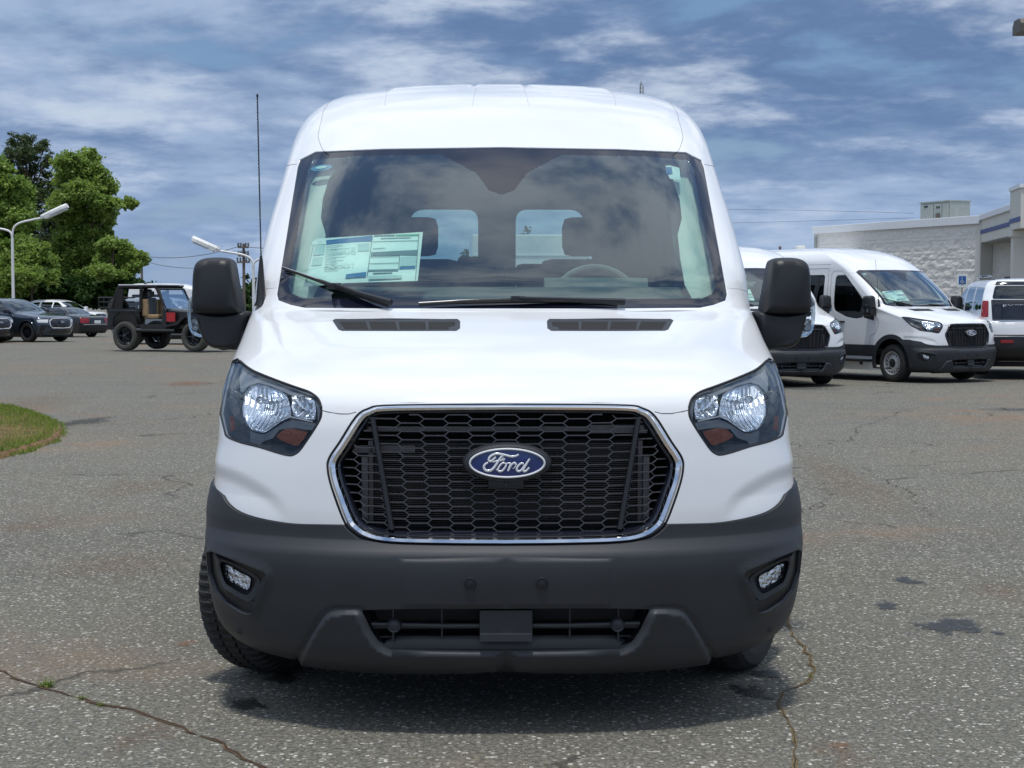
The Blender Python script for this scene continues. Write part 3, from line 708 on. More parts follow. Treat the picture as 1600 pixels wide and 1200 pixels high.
    for i in range(n):
        t = ring[(i + 1) % n] - ring[i - 1]; nn = Vector((-t.z, 0, t.x)).normalized()
        if nn.dot(Vector((ring[i].x, 0, ring[i].z - .875))) > 0: nn = -nn
        nrm.append(nn)
    def off(k, dy): return [ring[i] + nrm[i] * (k * (1 + .55 * abs(nrm[i].x) + (.25 if ring[i].z < .8 else 0) * abs(nrm[i].z))) + Vector((0, dy, 0)) for i in range(n)]
    s = MB(); s.loops([off(-.004, .02), off(-.004, .004), off(.004, .002), off(.004, .02)], False); s.build('grille_gap', M['seam'], g)
    s = MB(); s.loops([off(.004, .010), off(.006, -.006), off(.012, -.014), off(.020, -.012), off(.026, .002), off(.027, .012)], False); s.build('grille_surround', M['chrome'] if main else M['gloss_black'], g)
    s = MB(); s.loops([off(.024, .006), off(.030, .006), off(.036, .02), off(.040, .05), off(.040, .10)], False); s.build('grille_frame', M['gloss_black'], g)
    inner_ = off(.034, 0); poly2 = [(q.x, q.z) for q in inner_]
    yl = interp([(0, 0), (.3, .006), (.45, .03), (.56, .075), (.62, .11)])
    ymap = lambda x, z: .048 + .06 * max(0, z - .65) + float(yl(abs(x)))
    ph = (at_z(813) - at_z(800))
    hx = hexes(poly2, .0590, .0160, .0272, .885, .30, ymap); hx.build('grille_mesh', M['mesh_grey'], g)
    for s_ in (-1, 1):
        a = plane_pt(579, 655, .03); b = plane_pt(610, 831, .03); x0, x1 = abs(a.x), abs(b.x)
        s = MB(); rg = []
        for t in np.linspace(0, 1, 8):
            x = x0 + (x1 - x0) * t; z = a.z + (b.z - a.z) * t; y = ymap(x, z) - .014; h = .0105
            rg.append([(s_ * (x - h), y + .02, z), (s_ * (x - h * .7), y, z), (s_ * (x + h * .5), y - .003, z), (s_ * (x + h), y + .02, z)])
        s.loops(rg, True, False); s.build('grille_blade', M['black_plastic'], g)
    s = MB(); z = .70
    s.box(-.60, .60, .30, .34, .60, 1.15); s.build('grille_backing', M['under'], g)
    s = MB()
    for i in range(44):
        z = .665 + i * .0068
        s.box(-.44, .44, .16, .17, z, z + .0016)
    s.box(-.455, -.44, .15, .18, .62, .97); s.box(.44, .455, .15, .18, .62, .97); s.build('radiator_fin', M['pewter'], g, kind='stuff')
    s = MB(); s.box(-.44, .46, .19, .20, .64, .97); s.build('radiator_core', M['under'], g)
    s = MB(); s.box(-.50, .50, .17, .20, 1.00, 1.016); s.box(.28, .50, .15, .17, .995, 1.022); s.box(-.5, -.3, .15, .17, .93, .955); s.box(.455, .475, .12, .14, .70, .92); s.box(-.475, -.455, .12, .14, .66, .92); s.build('radiator_bracket', M['pewter'], g)
    c0 = plane_pt(792.5, 724, .03)
    if not main: c0 = Vector((0, .03, .924))
    else: c0 = Vector((c0.x, .035, c0.z))
    ford_badge(e, c0, .248)
    s = MB(); s.box(-.058, .058, .035, .08, c0.z - .086, c0.z - .05, bev=.006); s.lathe([(.008, .0), (.007, -.004), (.004, -.002), (.001, -.002)], 'y', (0, .035, c0.z - .068), 16); s.build('camera_bracket', M['black_plastic'], e)
    # ---- headlights
    for sd in 'LR':
        h = S.patch('headlight', Q['lamp'], M['clear_lens'], off=-.003, sides=sd, parent=e)
        S.patch('lamp_housing', Q['lamp'], M['lamp_housing'], off=lambda a, b: -.012 - .05 * np.clip(dist_poly(Q['lamp'], a, b) / .05, 0, 1), sides=sd, parent=h)
        s = MB(); q = np.array(Q['lamp']); tr = [Vector((v[0] * (1 if sd == 'R' else -1), v[1], v[2])) for v in S.P(q[:, 0], q[:, 1], -.002)]; s.tube(tr, .0035, 6, True); s.build('lamp_seal', M['seam'], h)
        main_px = z2([(270, 420), (300, 375), (350, 335), (420, 312), (500, 322), (560, 345), (650, 372), (700, 392), (740, 430), (760, 520), (770, 600), (775, 705), (740, 720), (680, 745), (600, 800), (520, 860), (470, 885), (400, 878), (320, 855), (260, 790), (232, 700), (225, 600), (238, 500)])
        pm = fp(main_px); cm = np.mean(np.array(pm), 0)
        def bowl(a, b, pm=pm):
            d = dist_poly(pm, a, b); fl = .0042 * np.abs(np.sin(a * 125)) + .0015 * np.sin(b * 60)
            return -.016 - .042 * np.clip(d / .075, 0, 1) ** .6 + fl * np.clip(d / .02, 0, 1)
        S.patch('low_beam_reflector', pm, M['reflector'], off=bowl, sides=sd, parent=h, step=.0085)
        p2 = fp(z2([(800, 470), (850, 445), (930, 470), (1010, 495), (1050, 520), (1062, 600), (1050, 740), (960, 735), (820, 705), (790, 600)]))
        S.patch('high_beam_reflector', p2, M['reflector'], off=lambda a, b, p2=p2: -.014 - .03 * np.clip(dist_poly(p2, a, b) / .03, 0, 1) ** .6 + .003 * np.abs(np.sin(a * 110)) + .002 * np.sin(b * 120), sides=sd, parent=h, step=.008)
        S.patch('lamp_shelf', fp(z2([(300, 870), (420, 905), (480, 900), (560, 850), (700, 760), (790, 738), (900, 750), (1050, 780), (1010, 860), (800, 830), (640, 850), (560, 950), (440, 990), (420, 1040), (310, 1010)])), M['lamp_grey'], off=-.018, sides=sd, parent=h)
        S.patch('lamp_shelf', fp(z2([(250, 140), (300, 200), (450, 270), (700, 350), (1010, 465), (1060, 500), (1100, 560), (1110, 640), (1080, 760), (1070, 600), (1050, 520), (800, 440), (560, 330), (420, 300), (320, 330), (250, 410), (220, 400), (215, 250)])), M['lamp_grey'], off=-.015, sides=sd, parent=h)
        S.patch('indicator_lens', fp(z2([(610, 920), (700, 845), (800, 840), (960, 880), (940, 930), (860, 1030), (820, 1035), (700, 990), (630, 955)])), M['amber'], off=-.016, sides=sd, parent=h)
        S.patch('side_marker', fp(z2([(95, 700), (140, 710), (150, 860), (90, 880)]) ) , M['amber'], off=-.012, sides=sd, parent=h)
        s = MB()
        for px, py, r_ in ((405, 625, .016), (470, 624, .013)):
            x, y, z = hit(px, py); x = abs(x) * (1 if sd == 'R' else -1)
            s = MB(); s.lathe([(r_, .03), (r_, -.005), (r_ * .8, -.009), (r_ * .78, -.002), (r_ * .4, -.004), (.001, -.006)], 'y', (x, y + .022, z), 20); s.build('bulb_cap', M['chrome_rough'], h)
        pass
        s = MB()
        for l in ([(770, 705), (800, 722), (1040, 775)], [(470, 890), (640, 775), (720, 728), (775, 712)]):
            pts = []
            for px, py in z2(l):
                x, y, z = hit(px, py); pts.append((abs(x) * (1 if sd == 'R' else -1), y + .010, z))
            s.tube(pts, .0022, 6)
        s.build('lamp_trim', M['bright'], h)
        # ---- fog lamp pocket
        fq = np.array(Q['fog']); f3 = [Vector((v[0] * (1 if sd == 'R' else -1), v[1], v[2])) for v in S.P(fq[:, 0], fq[:, 1])]
        cc = sum(f3, Vector()) / len(f3); nrm_ = Vector((.42 * (1 if sd == 'R' else -1), -.9, -.05)).normalized()
        def fr(k, d): return [cc + (v - cc) * k - nrm_ * d for v in f3]
        pk = link('fog_lamp', None, e); sx = 1 if sd == 'R' else -1
        def inset_px(l, base_y, slope=.62):
            lp = [plane_pt(x, y, base_y) for x, y in z6(l)]; ax = abs(cc.x)
            out = []
            for q in lp:
                for _ in range(6): yy = base_y + slope * (abs(q.x) - ax); d_ = (yy - VC.y) / (q.y - VC.y); q = Vector((VC.x + (q.x - VC.x) * d_, yy, VC.z + (q.z - VC.z) * d_))
                out.append(Vector((abs(q.x) * sx, q.y, q.z)))
            return out
        nf_ = len(f3); 
        def loopn(l, y, sl=.62): 
            q = catmull(inset_px(l, y, sl), 4, True); return [q[int(i * len(q) / 40)] for i in range(40)]
        O_ = [(150, 182), (240, 205), (340, 262), (352, 300), (320, 375), (285, 385), (205, 340), (165, 300)]; I_ = [(160, 192), (240, 218), (322, 268), (330, 300), (303, 345), (275, 352), (215, 318), (178, 285)]
        s = MB(); s.loops([fr(1.0, .0), fr(.975, -.003), fr(.955, .004)], False); s.build('fog_seal', M['black_plastic'], pk)
        s = MB(); nn = len(f3); fo = fr(.96, .003)
        best = loopn(O_, cc.y - .004); fi = []
        for v in fo:      # nearest direction match between outer and inner loops
            a = math.atan2(v.z - cc.z, (v.x - cc.x) * sx); fi.append(min(best, key=lambda q: abs((math.atan2(q.z - cc.z, (q.x - cc.x) * sx) - a + PI) % (2 * PI) - PI)))
        s.loops([fo, fi], False, False); s.build('fog_bezel', M['black_plastic'], pk)
        s = MB(); s.loops([loopn(O_, cc.y - .004), loopn(O_, cc.y - .009), loopn(I_, cc.y - .004), loopn(I_, cc.y + .03)], 'end'); s.build('fog_pocket', M['plastic'], pk)
        s = MB(); L3 = [loopn([(178, 212), (205, 210), (250, 240), (303, 268), (305, 300), (292, 328), (262, 316), (215, 290), (185, 262)], cc.y + .022 - q) for q in (0, .004)]; lc = sum(L3[1], Vector()) / 40
        s.loops(L3 + [[lc + (v - lc) * .3 for v in L3[1]]], True, False); s.build('fog_lens', M['chrome_rough'], pk)
        # ---- scuttle vent
        v = S.patch('hood_vent', Q['vent'], M['plastic'], off=lambda a, b: .001 - .004 * np.clip(dist_poly(Q['vent'], a, b) / .008, 0, 1), sides=sd, parent=e)
        s_ = 1 if sd == 'R' else -1
        for i in range(4):
            xa = 536 + i * 44.5; xb = xa + 41.5; sk = (3 - i) * 2.2
            q4 = fp([(xa - sk * .9, 501.5), (xb - sk, 501.5), (xb - sk * .2, 513.5), (xa + (0 if i else 4) - sk * .1, 513.5)])
            S.patch('vent_slot', q4, M['under'], off=-.0025, sides=sd, parent=v)
    # ---- lower intake, tow covers, sensors
    it = link('lower_intake', None, e)
    s = MB(); ip = np.array(Q['intake']); i3 = [Vector(q) for q in S.P(ip[:, 0], ip[:, 1])]; i3 = i3 + [Vector((-q.x, q.y, q.z)) for q in i3[::-1]]
    cI = Vector((0, .1, .355)); s.loops([i3, [Vector((q.x * .99, q.y + .05, cI.z + (q.z - cI.z) * .96)) for q in i3], [Vector((q.x * .97, .20, cI.z + (q.z - cI.z) * .9)) for q in i3]], False, False); s.add([Vector((q.x * .97, .20, cI.z + (q.z - cI.z) * .9)) for q in i3], [tuple(range(len(i3)))]); s.build('intake_duct', M['black_plastic'], it)
    zb = plane_pt(0, 984, .05).z
    s = MB(); xo = .44
    s.tube([(-xo, .075, zb), (-.2, .045, zb), (.2, .045, zb), (xo, .075, zb)], .0085, 8); s.tube([(-xo, .085, zb - .012), (xo, .085, zb - .012)], .006, 6)
    s.box(-.435, .435, .10, .14, zb - .05, zb - .045)
    for x in (-.21, .21, -.37, .37): s.box(x - .003, x + .003, .07, .12, zb - .06, zb + .055)
    s.build('intake_bar', M['plastic'], it)
    s = MB(); s.box(-.086, .086, .02, .12, zb - .045, zb + .056, bev=.004); s.box(-.086, .086, .012, .1, zb - .048, zb - .018, bev=.004); s.build('radar_cover', M['plastic'], it)
    for s_ in (-1, 1):
        s = MB(); s.lathe([(.023, .02), (.023, -.008), (.020, -.012), (.016, -.010), (.012, -.013), (.001, -.013)], 'y', (s_ * .366, .055, zb), 28); s.build('tow_cover', M['plastic'], it)
        for px, py in ((737, 913),):
            x, y, z = hit(px, py); x = s_ * .116; y = float(S.P(*S.front(x, z))[1]) - .014
            s = MB(); s.lathe([(.0205, .004), (.0205, -.002), (.0185, -.003), (.016, .004), (.010, .004), (.009, -.002), (.001, -.003)], 'y', (x, y, z), 24); s.build('parking_sensor', M['black_plastic'], e)
        x, y, z = hit(372, 988); s = MB(); s.lathe([(.013, .006), (.013, -.004), (.009, -.006), (.001, -.006)], 'y', (s_ * abs(x), y - .012, z), 16); s.build('parking_sensor', M['plastic'], e)
    # ---- panel gaps
    s = MB()
    def seam(pts, r=.0022, both=True, o=-.0008):
        a = np.array(dense_open(pts, .04)); p = S.P(a[:, 0], a[:, 1], o)
        for k in ((1, -1) if both else (1,)): s.tube([(q[0] * k, q[1], q[2]) for q in p], r, 5)
    seam(fp([(500, 641), (512, 644), (530, 647), (545, 647), (556, 644)]), .0018); seam(fp(smooth_open(lamp_px[1:11], 3)), .0042, o=.001)
    seam(fp(smooth_open([(538, 822), (500, 821.5), (455, 820), (410, 813), (376, 803), (356, 790), (345, 775)], 3)), .0022)
    seam(fp([(515, 242), (506, 236), (499, 216), (505, 190), (513, 168), (524, 155)]) , .0013)
    seam(fp([(444, 262), (466, 258)]), .0018); seam(fp([(399, 459), (412, 452), (433, 450)]) , .0018)
    for px in (606, 742): seam([tuple(q) for q in fp([(px - 3, 168), (px, 150), (px + 3, 141)])], .0011)
    seam(Q['door'] + [Q['door'][0]], .0035); seam(S.spoly([(2.74, .45), (2.74, 2.14), (3.92, 2.14), (3.92, .45)])[:-8], .0035); seam([tuple(map(float, S.side(y, 2.22))) for y in np.linspace(2.7, 5.8, 8)], .003)
    s.build('panel_gap', M['seam'], e, kind='stuff')
    # ---- mirrors, aerial, wipers
    build_mirror(e, 1); build_mirror(e, -1)
    x0, y0, z0 = hit(408, 476); x0 = -abs(x0); base = Vector((x0, y0 + .01, z0 - .005))
    s = MB(); top = plane_pt(405.5, 155, y0 + .10); b1 = plane_pt(409, 400, y0 + .03)
    s.tube([base, base + Vector((.0, 0, .02)), b1 + Vector((0, 0, -.03)), b1], [.030, .021, .009, .005], 12); sp = []
    for i in range(400):
        t = i / 399; c_ = b1.lerp(top, t); a_ = t * 2 * PI * 46; sp.append(c_ + Vector((math.cos(a_), math.sin(a_), 0)) * .0022)
    s.tube([b1, top], .0024, 6); s.tube(sp, .0018, 5); s.tube([top, top + Vector((0, 0, .012))], .0045, 8); s.build('aerial', M['black_plastic'], e)
    def wp(px, py, o):
        x, y, z = hit(px, py); A, B = S.front(x, z); q = S.P(A, B, o); return Vector((math.copysign(q[0], x), q[1], q[2]))
    for blade, arm, jt in (([(444, 422), (500, 441), (560, 464), (607, 482)], [(528, 452), (560, 466), (612, 484)], (528, 452)), ([(655, 480), (720, 476), (810, 473.5), (965, 475)], [(812, 476), (900, 479), (975, 483)], (812, 474))):
        wv = link('windscreen_wiper', None, e)
        s = MB(); s.tube([wp(*q, .012) for q in blade], [.004, .008, .010, .006], 6); s.tube([wp(q[0], q[1] - 1.5, .004) for q in blade], .003, 4); s.build('wiper_blade', M['rubber'], wv)
        s = MB(); s.tube([wp(*q, .030) for q in arm], [.007, .009, .014], 6); q = wp(*jt, .018); s.box(q.x - .035, q.x + .02, q.y - .01, q.y + .01, q.z - .008, q.z + .014, bev=.004); s.build('wiper_arm', M['black_plastic'], wv)
        s = MB(); s.tube([wp(q[0], q[1] - 1.2, .017) for q in blade[:3]], .0016, 4); s.build('wiper_edge', M['steel'], wv)
    # ---- inside
    s = MB(); s.prism([(1.16, .9), (1.16, 1.37), (1.35, 1.43), (1.60, 1.49), (1.72, 1.485), (1.78, 1.40), (1.76, 1.15), (1.70, .8)], -.86, .86, 'yz'); s.prism([(1.60, 1.485), (1.64, 1.53), (1.78, 1.52), (1.80, 1.40)], .18, .62, 'yz'); s.build('dashboard', M['dash'], e)
    s = MB(); mt = Matrix.Translation((.42, 1.94, 1.415)) @ Matrix.Rotation(R(-28), 4, 'X')
    s.tube([mt @ Vector((.19 * math.cos(a), 0, .19 * math.sin(a))) for a in np.linspace(0, 2 * PI, 32)[:-1]], .015, 8, True); s.box(-.18, .18, -.015, .015, -.03, .03, mtx=mt); s.box(-.05, .05, -.03, .02, -.07, .07, mtx=mt, bev=.01); s.box(-.02, .02, -.01, .01, -.18, 0, mtx=mt); s.build('steering_wheel', M['wheel_grey'], e)
    seats(e, (-.46, .46), 2.45, 1.03, .56, .74)
    for yy, xs in ((3.35, (-.6, -.1)), (4.2, (-.62, -.1, .5)), (5.1, (-.62, -.2, .25, .65))): seats(e, xs, yy, .95, .48, .66)
    x, y, z = hit(783, 275)
    s = MB(); s.box(-.11, .11, y + .13, y + .2, z - .02, z + .05, bev=.02); pillow(s, [(-.075, z + .03), (.075, z + .03), (.055, z - .055), (0, z - .075), (-.055, z - .055)], [(y + .09, .8), (y + .08, 1), (y + .17, 1)], n=3); s.build('sensor_cover', M['dash'], e)
    PT_ = fp(dense([(436, 452), (449, 375), (468, 263), (476, 246), (520, 244), (507, 258), (496, 290), (493, 320), (501, 345), (497, 385), (490, 425), (476, 450), (462, 468), (444, 466)], 10)); S.patch('pillar_trim', PT_, M['trim_pale'], off=-.075, sides='R', parent=e)
    S.patch('pillar_trim', PT_, M['trim_pale'], off=-.075, sides='L', parent=e)
    for s_ in (-1, 1):
        s = MB(); s.tube(catmull([(s_ * .855, 2.0, 1.55), (s_ * .80, 2.0, 1.58), (s_ * .79, 2.07, 1.72), (s_ * .80, 2.18, 1.86), (s_ * .85, 2.2, 1.90)], 5), .014, 8); s.build('grab_handle', M['liner'], e)
    # ---- papers behind the glass
    wsO = -.016
    def wpatch(nm, px, m_, o, par): return S.patch(nm, fp(px), m_, off=o, sides='L' if px[0][0] < 783 else 'R', parent=par, step=.06)
    z3 = lambda l: [(x / 7.273 + 460, y / 7.273 + 340) for x, y in l]
    sk = wpatch('window_sticker', z3([(195, 245), (260, 208), (1462, 132), (1400, 690), (82, 765), (130, 620)]), M['paper'], wsO, e)
    for l, m_ in (([(358, 232), (888, 178), (882, 240), (358, 280)], 'paper_blue'), ([(585, 618), (815, 590), (808, 645), (572, 668)], 'paper_blue'), ([(872, 368), (1398, 340), (1394, 400), (868, 408)], 'paper_grey'), ([(832, 566), (1180, 556), (1176, 580), (832, 584)], 'paper_grey'), ([(1195, 535), (1375, 528), (1373, 552), (1193, 558)], 'paper_blue'),
                  ([(1150, 168), (1420, 160), (1418, 180), (1150, 184)], 'paper_green'), ([(905, 176), (1140, 168), (1140, 182), (905, 188)], 'paper_grey'), ([(1205, 420), (1385, 412), (1380, 520), (1200, 526)], 'paper_pale'), ([(225, 300), (340, 290), (330, 395), (205, 405)], 'paper_pale'), ([(720, 275), (850, 265), (848, 350), (718, 356)], 'paper_pale'),
                  ([(892, 325), (1030, 316), (1030, 322), (892, 331)], 'paper_grey'), ([(980, 208), (1320, 198), (1320, 206), (980, 216)], 'paper_grey'), ([(205, 430), (320, 424), (300, 515), (185, 522)], 'paper_pale'), ([(890, 600), (1110, 594), (1110, 604), (890, 611)], 'paper_grey'), ([(840, 640), (1220, 625), (1215, 665), (835, 678)], 'paper_pale')):
        wpatch('sticker_print', z3(l), M[m_], wsO + .003, sk)
    ln = MB()
    for l in ([(888, 185), (825, 640)], [(890, 250), (1410, 238)], [(862, 425), (1195, 412)], [(1195, 412), (1185, 555)], [(850, 500), (1185, 490)], [(195, 290), (350, 284)], [(208, 300), (120, 730)], [(1415, 165), (1375, 680)]):
        (xa, ya), (xb, yb) = z3(l); ln.tube([wp(xa, ya, wsO + .004), wp(xb, yb, wsO + .004)], .0012, 4)
    for i in range(16):
        y_ = 300 + i * 19; xa, ya = 360 - i * 2, y_; (xa, ya), (xb, yb) = z3([(xa, ya), (xa + random.uniform(120, 330), ya - 12)])
        ln.tube([wp(xa, ya, wsO + .003), wp(xb, yb, wsO + .003)], .0007, 4)
    ln.build('sticker_lines', M['paper_grey'], sk)
    if main:
        def tm(x0, y0, hgt, wid, slope=-.06, mir=False):
            return lambda u, v: wp((x0 + (-u if mir else u) * wid) / 7.273 + 460, (y0 - v * hgt + u * wid * slope * (-1 if mir else 1)) / 7.273 + 340, wsO + .006)
        mesh_text('Transit', tm(385, 235, 28, 34), 'sticker_lettering', M['paper'], sk)
        mesh_text('BUILT', tm(700, 385, 105, 110, -.03, True), 'sticker_lettering', M['paper_ghost'], sk); mesh_text('TOUGH', tm(690, 545, 80, 100, -.03, True), 'sticker_lettering', M['paper_ghost'], sk)
        mesh_text('Ford', tm(262, 262, 18, 24), 'sticker_lettering', M['paper_grey'], sk)
    ws = wpatch('inspection_sticker', [(1040, 256), (1046, 255), (1062, 259), (1064, 278), (1047, 276), (1044, 270)], M['paper'], wsO, e)
    wpatch('sticker_print', [(1040, 259), (1049, 259), (1051, 269), (1041, 270)], M['paper_blue'], wsO + .004, ws)
    x, y, z = hit(502, 259)
    ov = [(502 + 17 * math.cos(a), 259 + 4.6 * math.sin(a) - 2.2 * math.cos(a)) for a in np.linspace(0, 2 * PI, 17)[:-1]]; ws = wpatch('windscreen_label', ov, M['paper_blue2'], wsO, e)
    ov = [(502 + 9 * math.cos(a), 259 + 2.2 * math.sin(a) - 1.2 * math.cos(a)) for a in np.linspace(0, 2 * PI, 17)[:-1]]; wpatch('label_print', ov, M['paper'], wsO + .003, ws)
    return e
def dense_open(pts, step):
    out = []
    for p, q in zip(pts[:-1], pts[1:]):
        k = max(1, int(math.hypot(q[0] - p[0], q[1] - p[1]) / step)); out += [(p[0] + (q[0] - p[0]) * j / k, p[1] + (q[1] - p[1]) * j / k) for j in range(k)]
    return out + [tuple(pts[-1])]
def at_z(py): return VC.z + (HOR - py) / F_PX * 5.05
M['wheel_grey'] = mat('grey_steering_wheel', (.16, .17, .17), .5); M['trim_pale'] = mat('pale_pillar_trim', (.62, .66, .62), .7); M['paper_ghost'] = mat('faint_print', (.60, .70, .69), .6); M['paper_blue2'] = mat('label_blue', (.10, .30, .48), .5)
van = build_van(VAN_LOC, VAN_YAW, True, label='large white passenger van facing the camera with dark grey bumper and chrome framed grille', cat='van')
# ------------------------------------------------------------------ ground
def ramp(t, fac, stops):
    r = t.n('ValToRGB', {'Fac': fac}); e = r.color_ramp.elements
    while len(e) < len(stops): e.new(.5)
    for q, (p, c) in zip(e, stops): q.position = p; q.color = (*c, 1)
    return r.outputs[0]
def mixc(t, f, a, b, mode='MIX'):
    n = t.t.nodes.new('ShaderNodeMix'); n.data_type = 'RGBA'; n.blend_type = mode
    for i, v in ((0, f), (6, a), (7, b)):
        if hasattr(v, 'links'): t.t.links.new(v, n.inputs[i])
        elif isinstance(v, (int, float)): n.inputs[i].default_value = v
        else: n.inputs[i].default_value = (*v, 1)
    return n.outputs[2]
def mrange(t, v, a, b, c=0., d=1.):
    return t.n('MapRange', {0: v, 1: a, 2: b, 3: c, 4: d}, interpolation_type='SMOOTHSTEP').outputs[0]
def mth(t, op, a, b=None, clamp=False):
    ins = {0: a}
    if b is not None: ins[1] = b
    return t.n('Math', ins, operation=op, use_clamp=clamp).outputs[0]
def asphalt():
    m, t, b = new_mat('old_asphalt'); L = m.node_tree.links.new; tc = t.n('TexCoord'); P = tc.outputs['Object']
    def noise(sc, det=4., rough=.5, dist=0., vec=P): return t.n('TexNoise', {'Vector': vec, 'Scale': sc, 'Detail': det, 'Roughness': rough, 'Distortion': dist}).outputs[0]
    big = noise(.35, 5); mid = noise(1.6, 5, .6); fine = noise(58., 4., .7); grit = noise(130., 2., .6)
    base = ramp(t, fine, [(.30, (.040, .040, .034)), (.50, (.128, .124, .103)), (.70, (.27, .258, .212))])
    base = mixc(t, 1., base, ramp(t, big, [(.3, (.90, .91, .93)), (.7, (1.08, 1.06, 1.0))]), 'MULTIPLY')
    v = t.n('TexVoronoi', {'Vector': P, 'Scale': 66., 'Randomness': 1.}); cr = t.n('SeparateColor', {'Color': v.outputs['Color']})
    size = mth(t, 'MULTIPLY', cr.outputs[0], .60); stone = mth(t, 'LESS_THAN', v.outputs['Distance'], size)
    scol = ramp(t, cr.outputs[1], [(0., (.06, .062, .064)), (.35, (.13, .13, .12)), (.60, (.24, .235, .21)), (.82, (.38, .37, .33)), (1., (.62, .60, .54))])
    c = mixc(t, mth(t, 'MULTIPLY', stone, .95), base, scol)
    v2 = t.n('TexVoronoi', {'Vector': P, 'Scale': 150., 'Randomness': 1.}); c2 = t.n('SeparateColor', {'Color': v2.outputs['Color']})
    st2 = mth(t, 'LESS_THAN', v2.outputs['Distance'], mth(t, 'MULTIPLY', c2.outputs[0], .42))
    c = mixc(t, mth(t, 'MULTIPLY', st2, .55), c, ramp(t, c2.outputs[2], [(0., (.05, .05, .05)), (.5, (.12, .12, .11)), (1., (.36, .35, .32))]))
    # red clay dust carried over the lot
    clay = mth(t, 'MULTIPLY', mrange(t, noise(.22, 4, .6, .3), .46, .68), mrange(t, mid, .35, .65))
    c = mixc(t, mth(t, 'MULTIPLY', clay, .55), c, (.25, .15, .085))
    # hairline cracks
    warp = t.n('VectorMath', {0: P, 1: t.n('VectorMath', {0: t.n('TexNoise', {'Vector': P, 'Scale': 1.3, 'Detail': 6.}).outputs['Color'], 1: (.9, .9, 0)}, operation='MULTIPLY').outputs[0]}, operation='ADD').outputs[0]
    ve = t.n('TexVoronoi', {'Vector': warp, 'Scale': .30}, feature='DISTANCE_TO_EDGE'); crack = mrange(t, ve.outputs['Distance'], .001, .006, 1., 0.)
    crack = mth(t, 'MULTIPLY', crack, mrange(t, noise(.9, 2), .46, .58))
    c = mixc(t, mth(t, 'MULTIPLY', crack, .7), c, (.035, .033, .028))
    L(c, b.inputs['Base Color']); b.inputs['Roughness'].default_value = .92; b.inputs['Specular IOR Level'].default_value = .35
    hgt = mth(t, 'ADD', mth(t, 'MULTIPLY', stone, .5), mth(t, 'ADD', fine, mth(t, 'MULTIPLY', crack, -1.5)))
    bp = t.n('Bump', {'Height': hgt, 'Distance': .004, 'Strength': .9}); L(bp.outputs[0], b.inputs['Normal'])
    return m
M['asphalt'] = asphalt()
gm = MB()
ys = [-30, 2, 20, 45, 72, 110, 400, 1500]
gm.add([(x, y, gz(y)) for y in ys for x in (-900, 900)], [(2 * i, 2 * i + 1, 2 * i + 3, 2 * i + 2) for i in range(len(ys) - 1)]); gm.build('ground', M['asphalt'], kind='structure')
def blob(cx, cy, rx, ry, seed, n=40, jag=.25):
    r_ = random.Random(seed); ph = [r_.uniform(0, 6.28) for _ in range(8)]
    out = []
    for i in range(n):
        a = 2 * PI * i / n; k = 1 + sum(math.sin(a * (j + 2) + ph[j]) * jag / (j + 1.5) for j in range(7)) + r_.uniform(-.05, .05)
        out.append((cx + rx * k * math.cos(a), cy + ry * k * math.sin(a)))
    return out
def stain_mat(name, c, a, rough=.9, edge=.5, spec=.5):
    """thin film lying in the asphalt: breaks up towards its edge (radial coordinate stored per vertex)"""
    m, t, b = new_mat(name); L = m.node_tree.links.new; at_ = t.n('Attribute', attribute_name='edge'); tc = t.n('TexCoord')
    nz = t.n('TexNoise', {'Vector': tc.outputs['Object'], 'Scale': 14., 'Detail': 7., 'Roughness': .7}).outputs[0]; v = t.n('TexNoise', {'Vector': tc.outputs['Object'], 'Scale': 90., 'Detail': 2.}).outputs[0]
    k = mth(t, 'ADD', at_.outputs['Fac'], mth(t, 'MULTIPLY', mth(t, 'SUBTRACT', nz, .56), 2.6)); k = mth(t, 'MULTIPLY', mrange(t, k, .15, .15 + edge), mrange(t, v, .3, .62, .55, 1.))
    tr = t.n('BsdfTransparent'); mx = t.n('MixShader', {0: mth(t, 'MULTIPLY', k, a), 1: tr.outputs[0], 2: b.outputs[0]}); L(mx.outputs[0], m.node_tree.nodes['Material Output'].inputs[0])
    b.inputs['Base Color'].default_value = (*c, 1); b.inputs['Roughness'].default_value = rough; b.inputs['Specular IOR Level'].default_value = spec
    return m
M['wet'] = stain_mat('damp_asphalt', (.022, .022, .022), .80, .45, .35); M['clay'] = stain_mat('red_clay_dust', (.26, .115, .055), .50, .95, .9); M['clay_soft'] = stain_mat('pale_clay_dust', (.22, .135, .08), .30, .95, 1.)
M['dark_film'] = stain_mat('dark_ground_film', (.03, .03, .028), .6, .8, .6)  # plain dark film over the asphalt, breaking up towards its edge
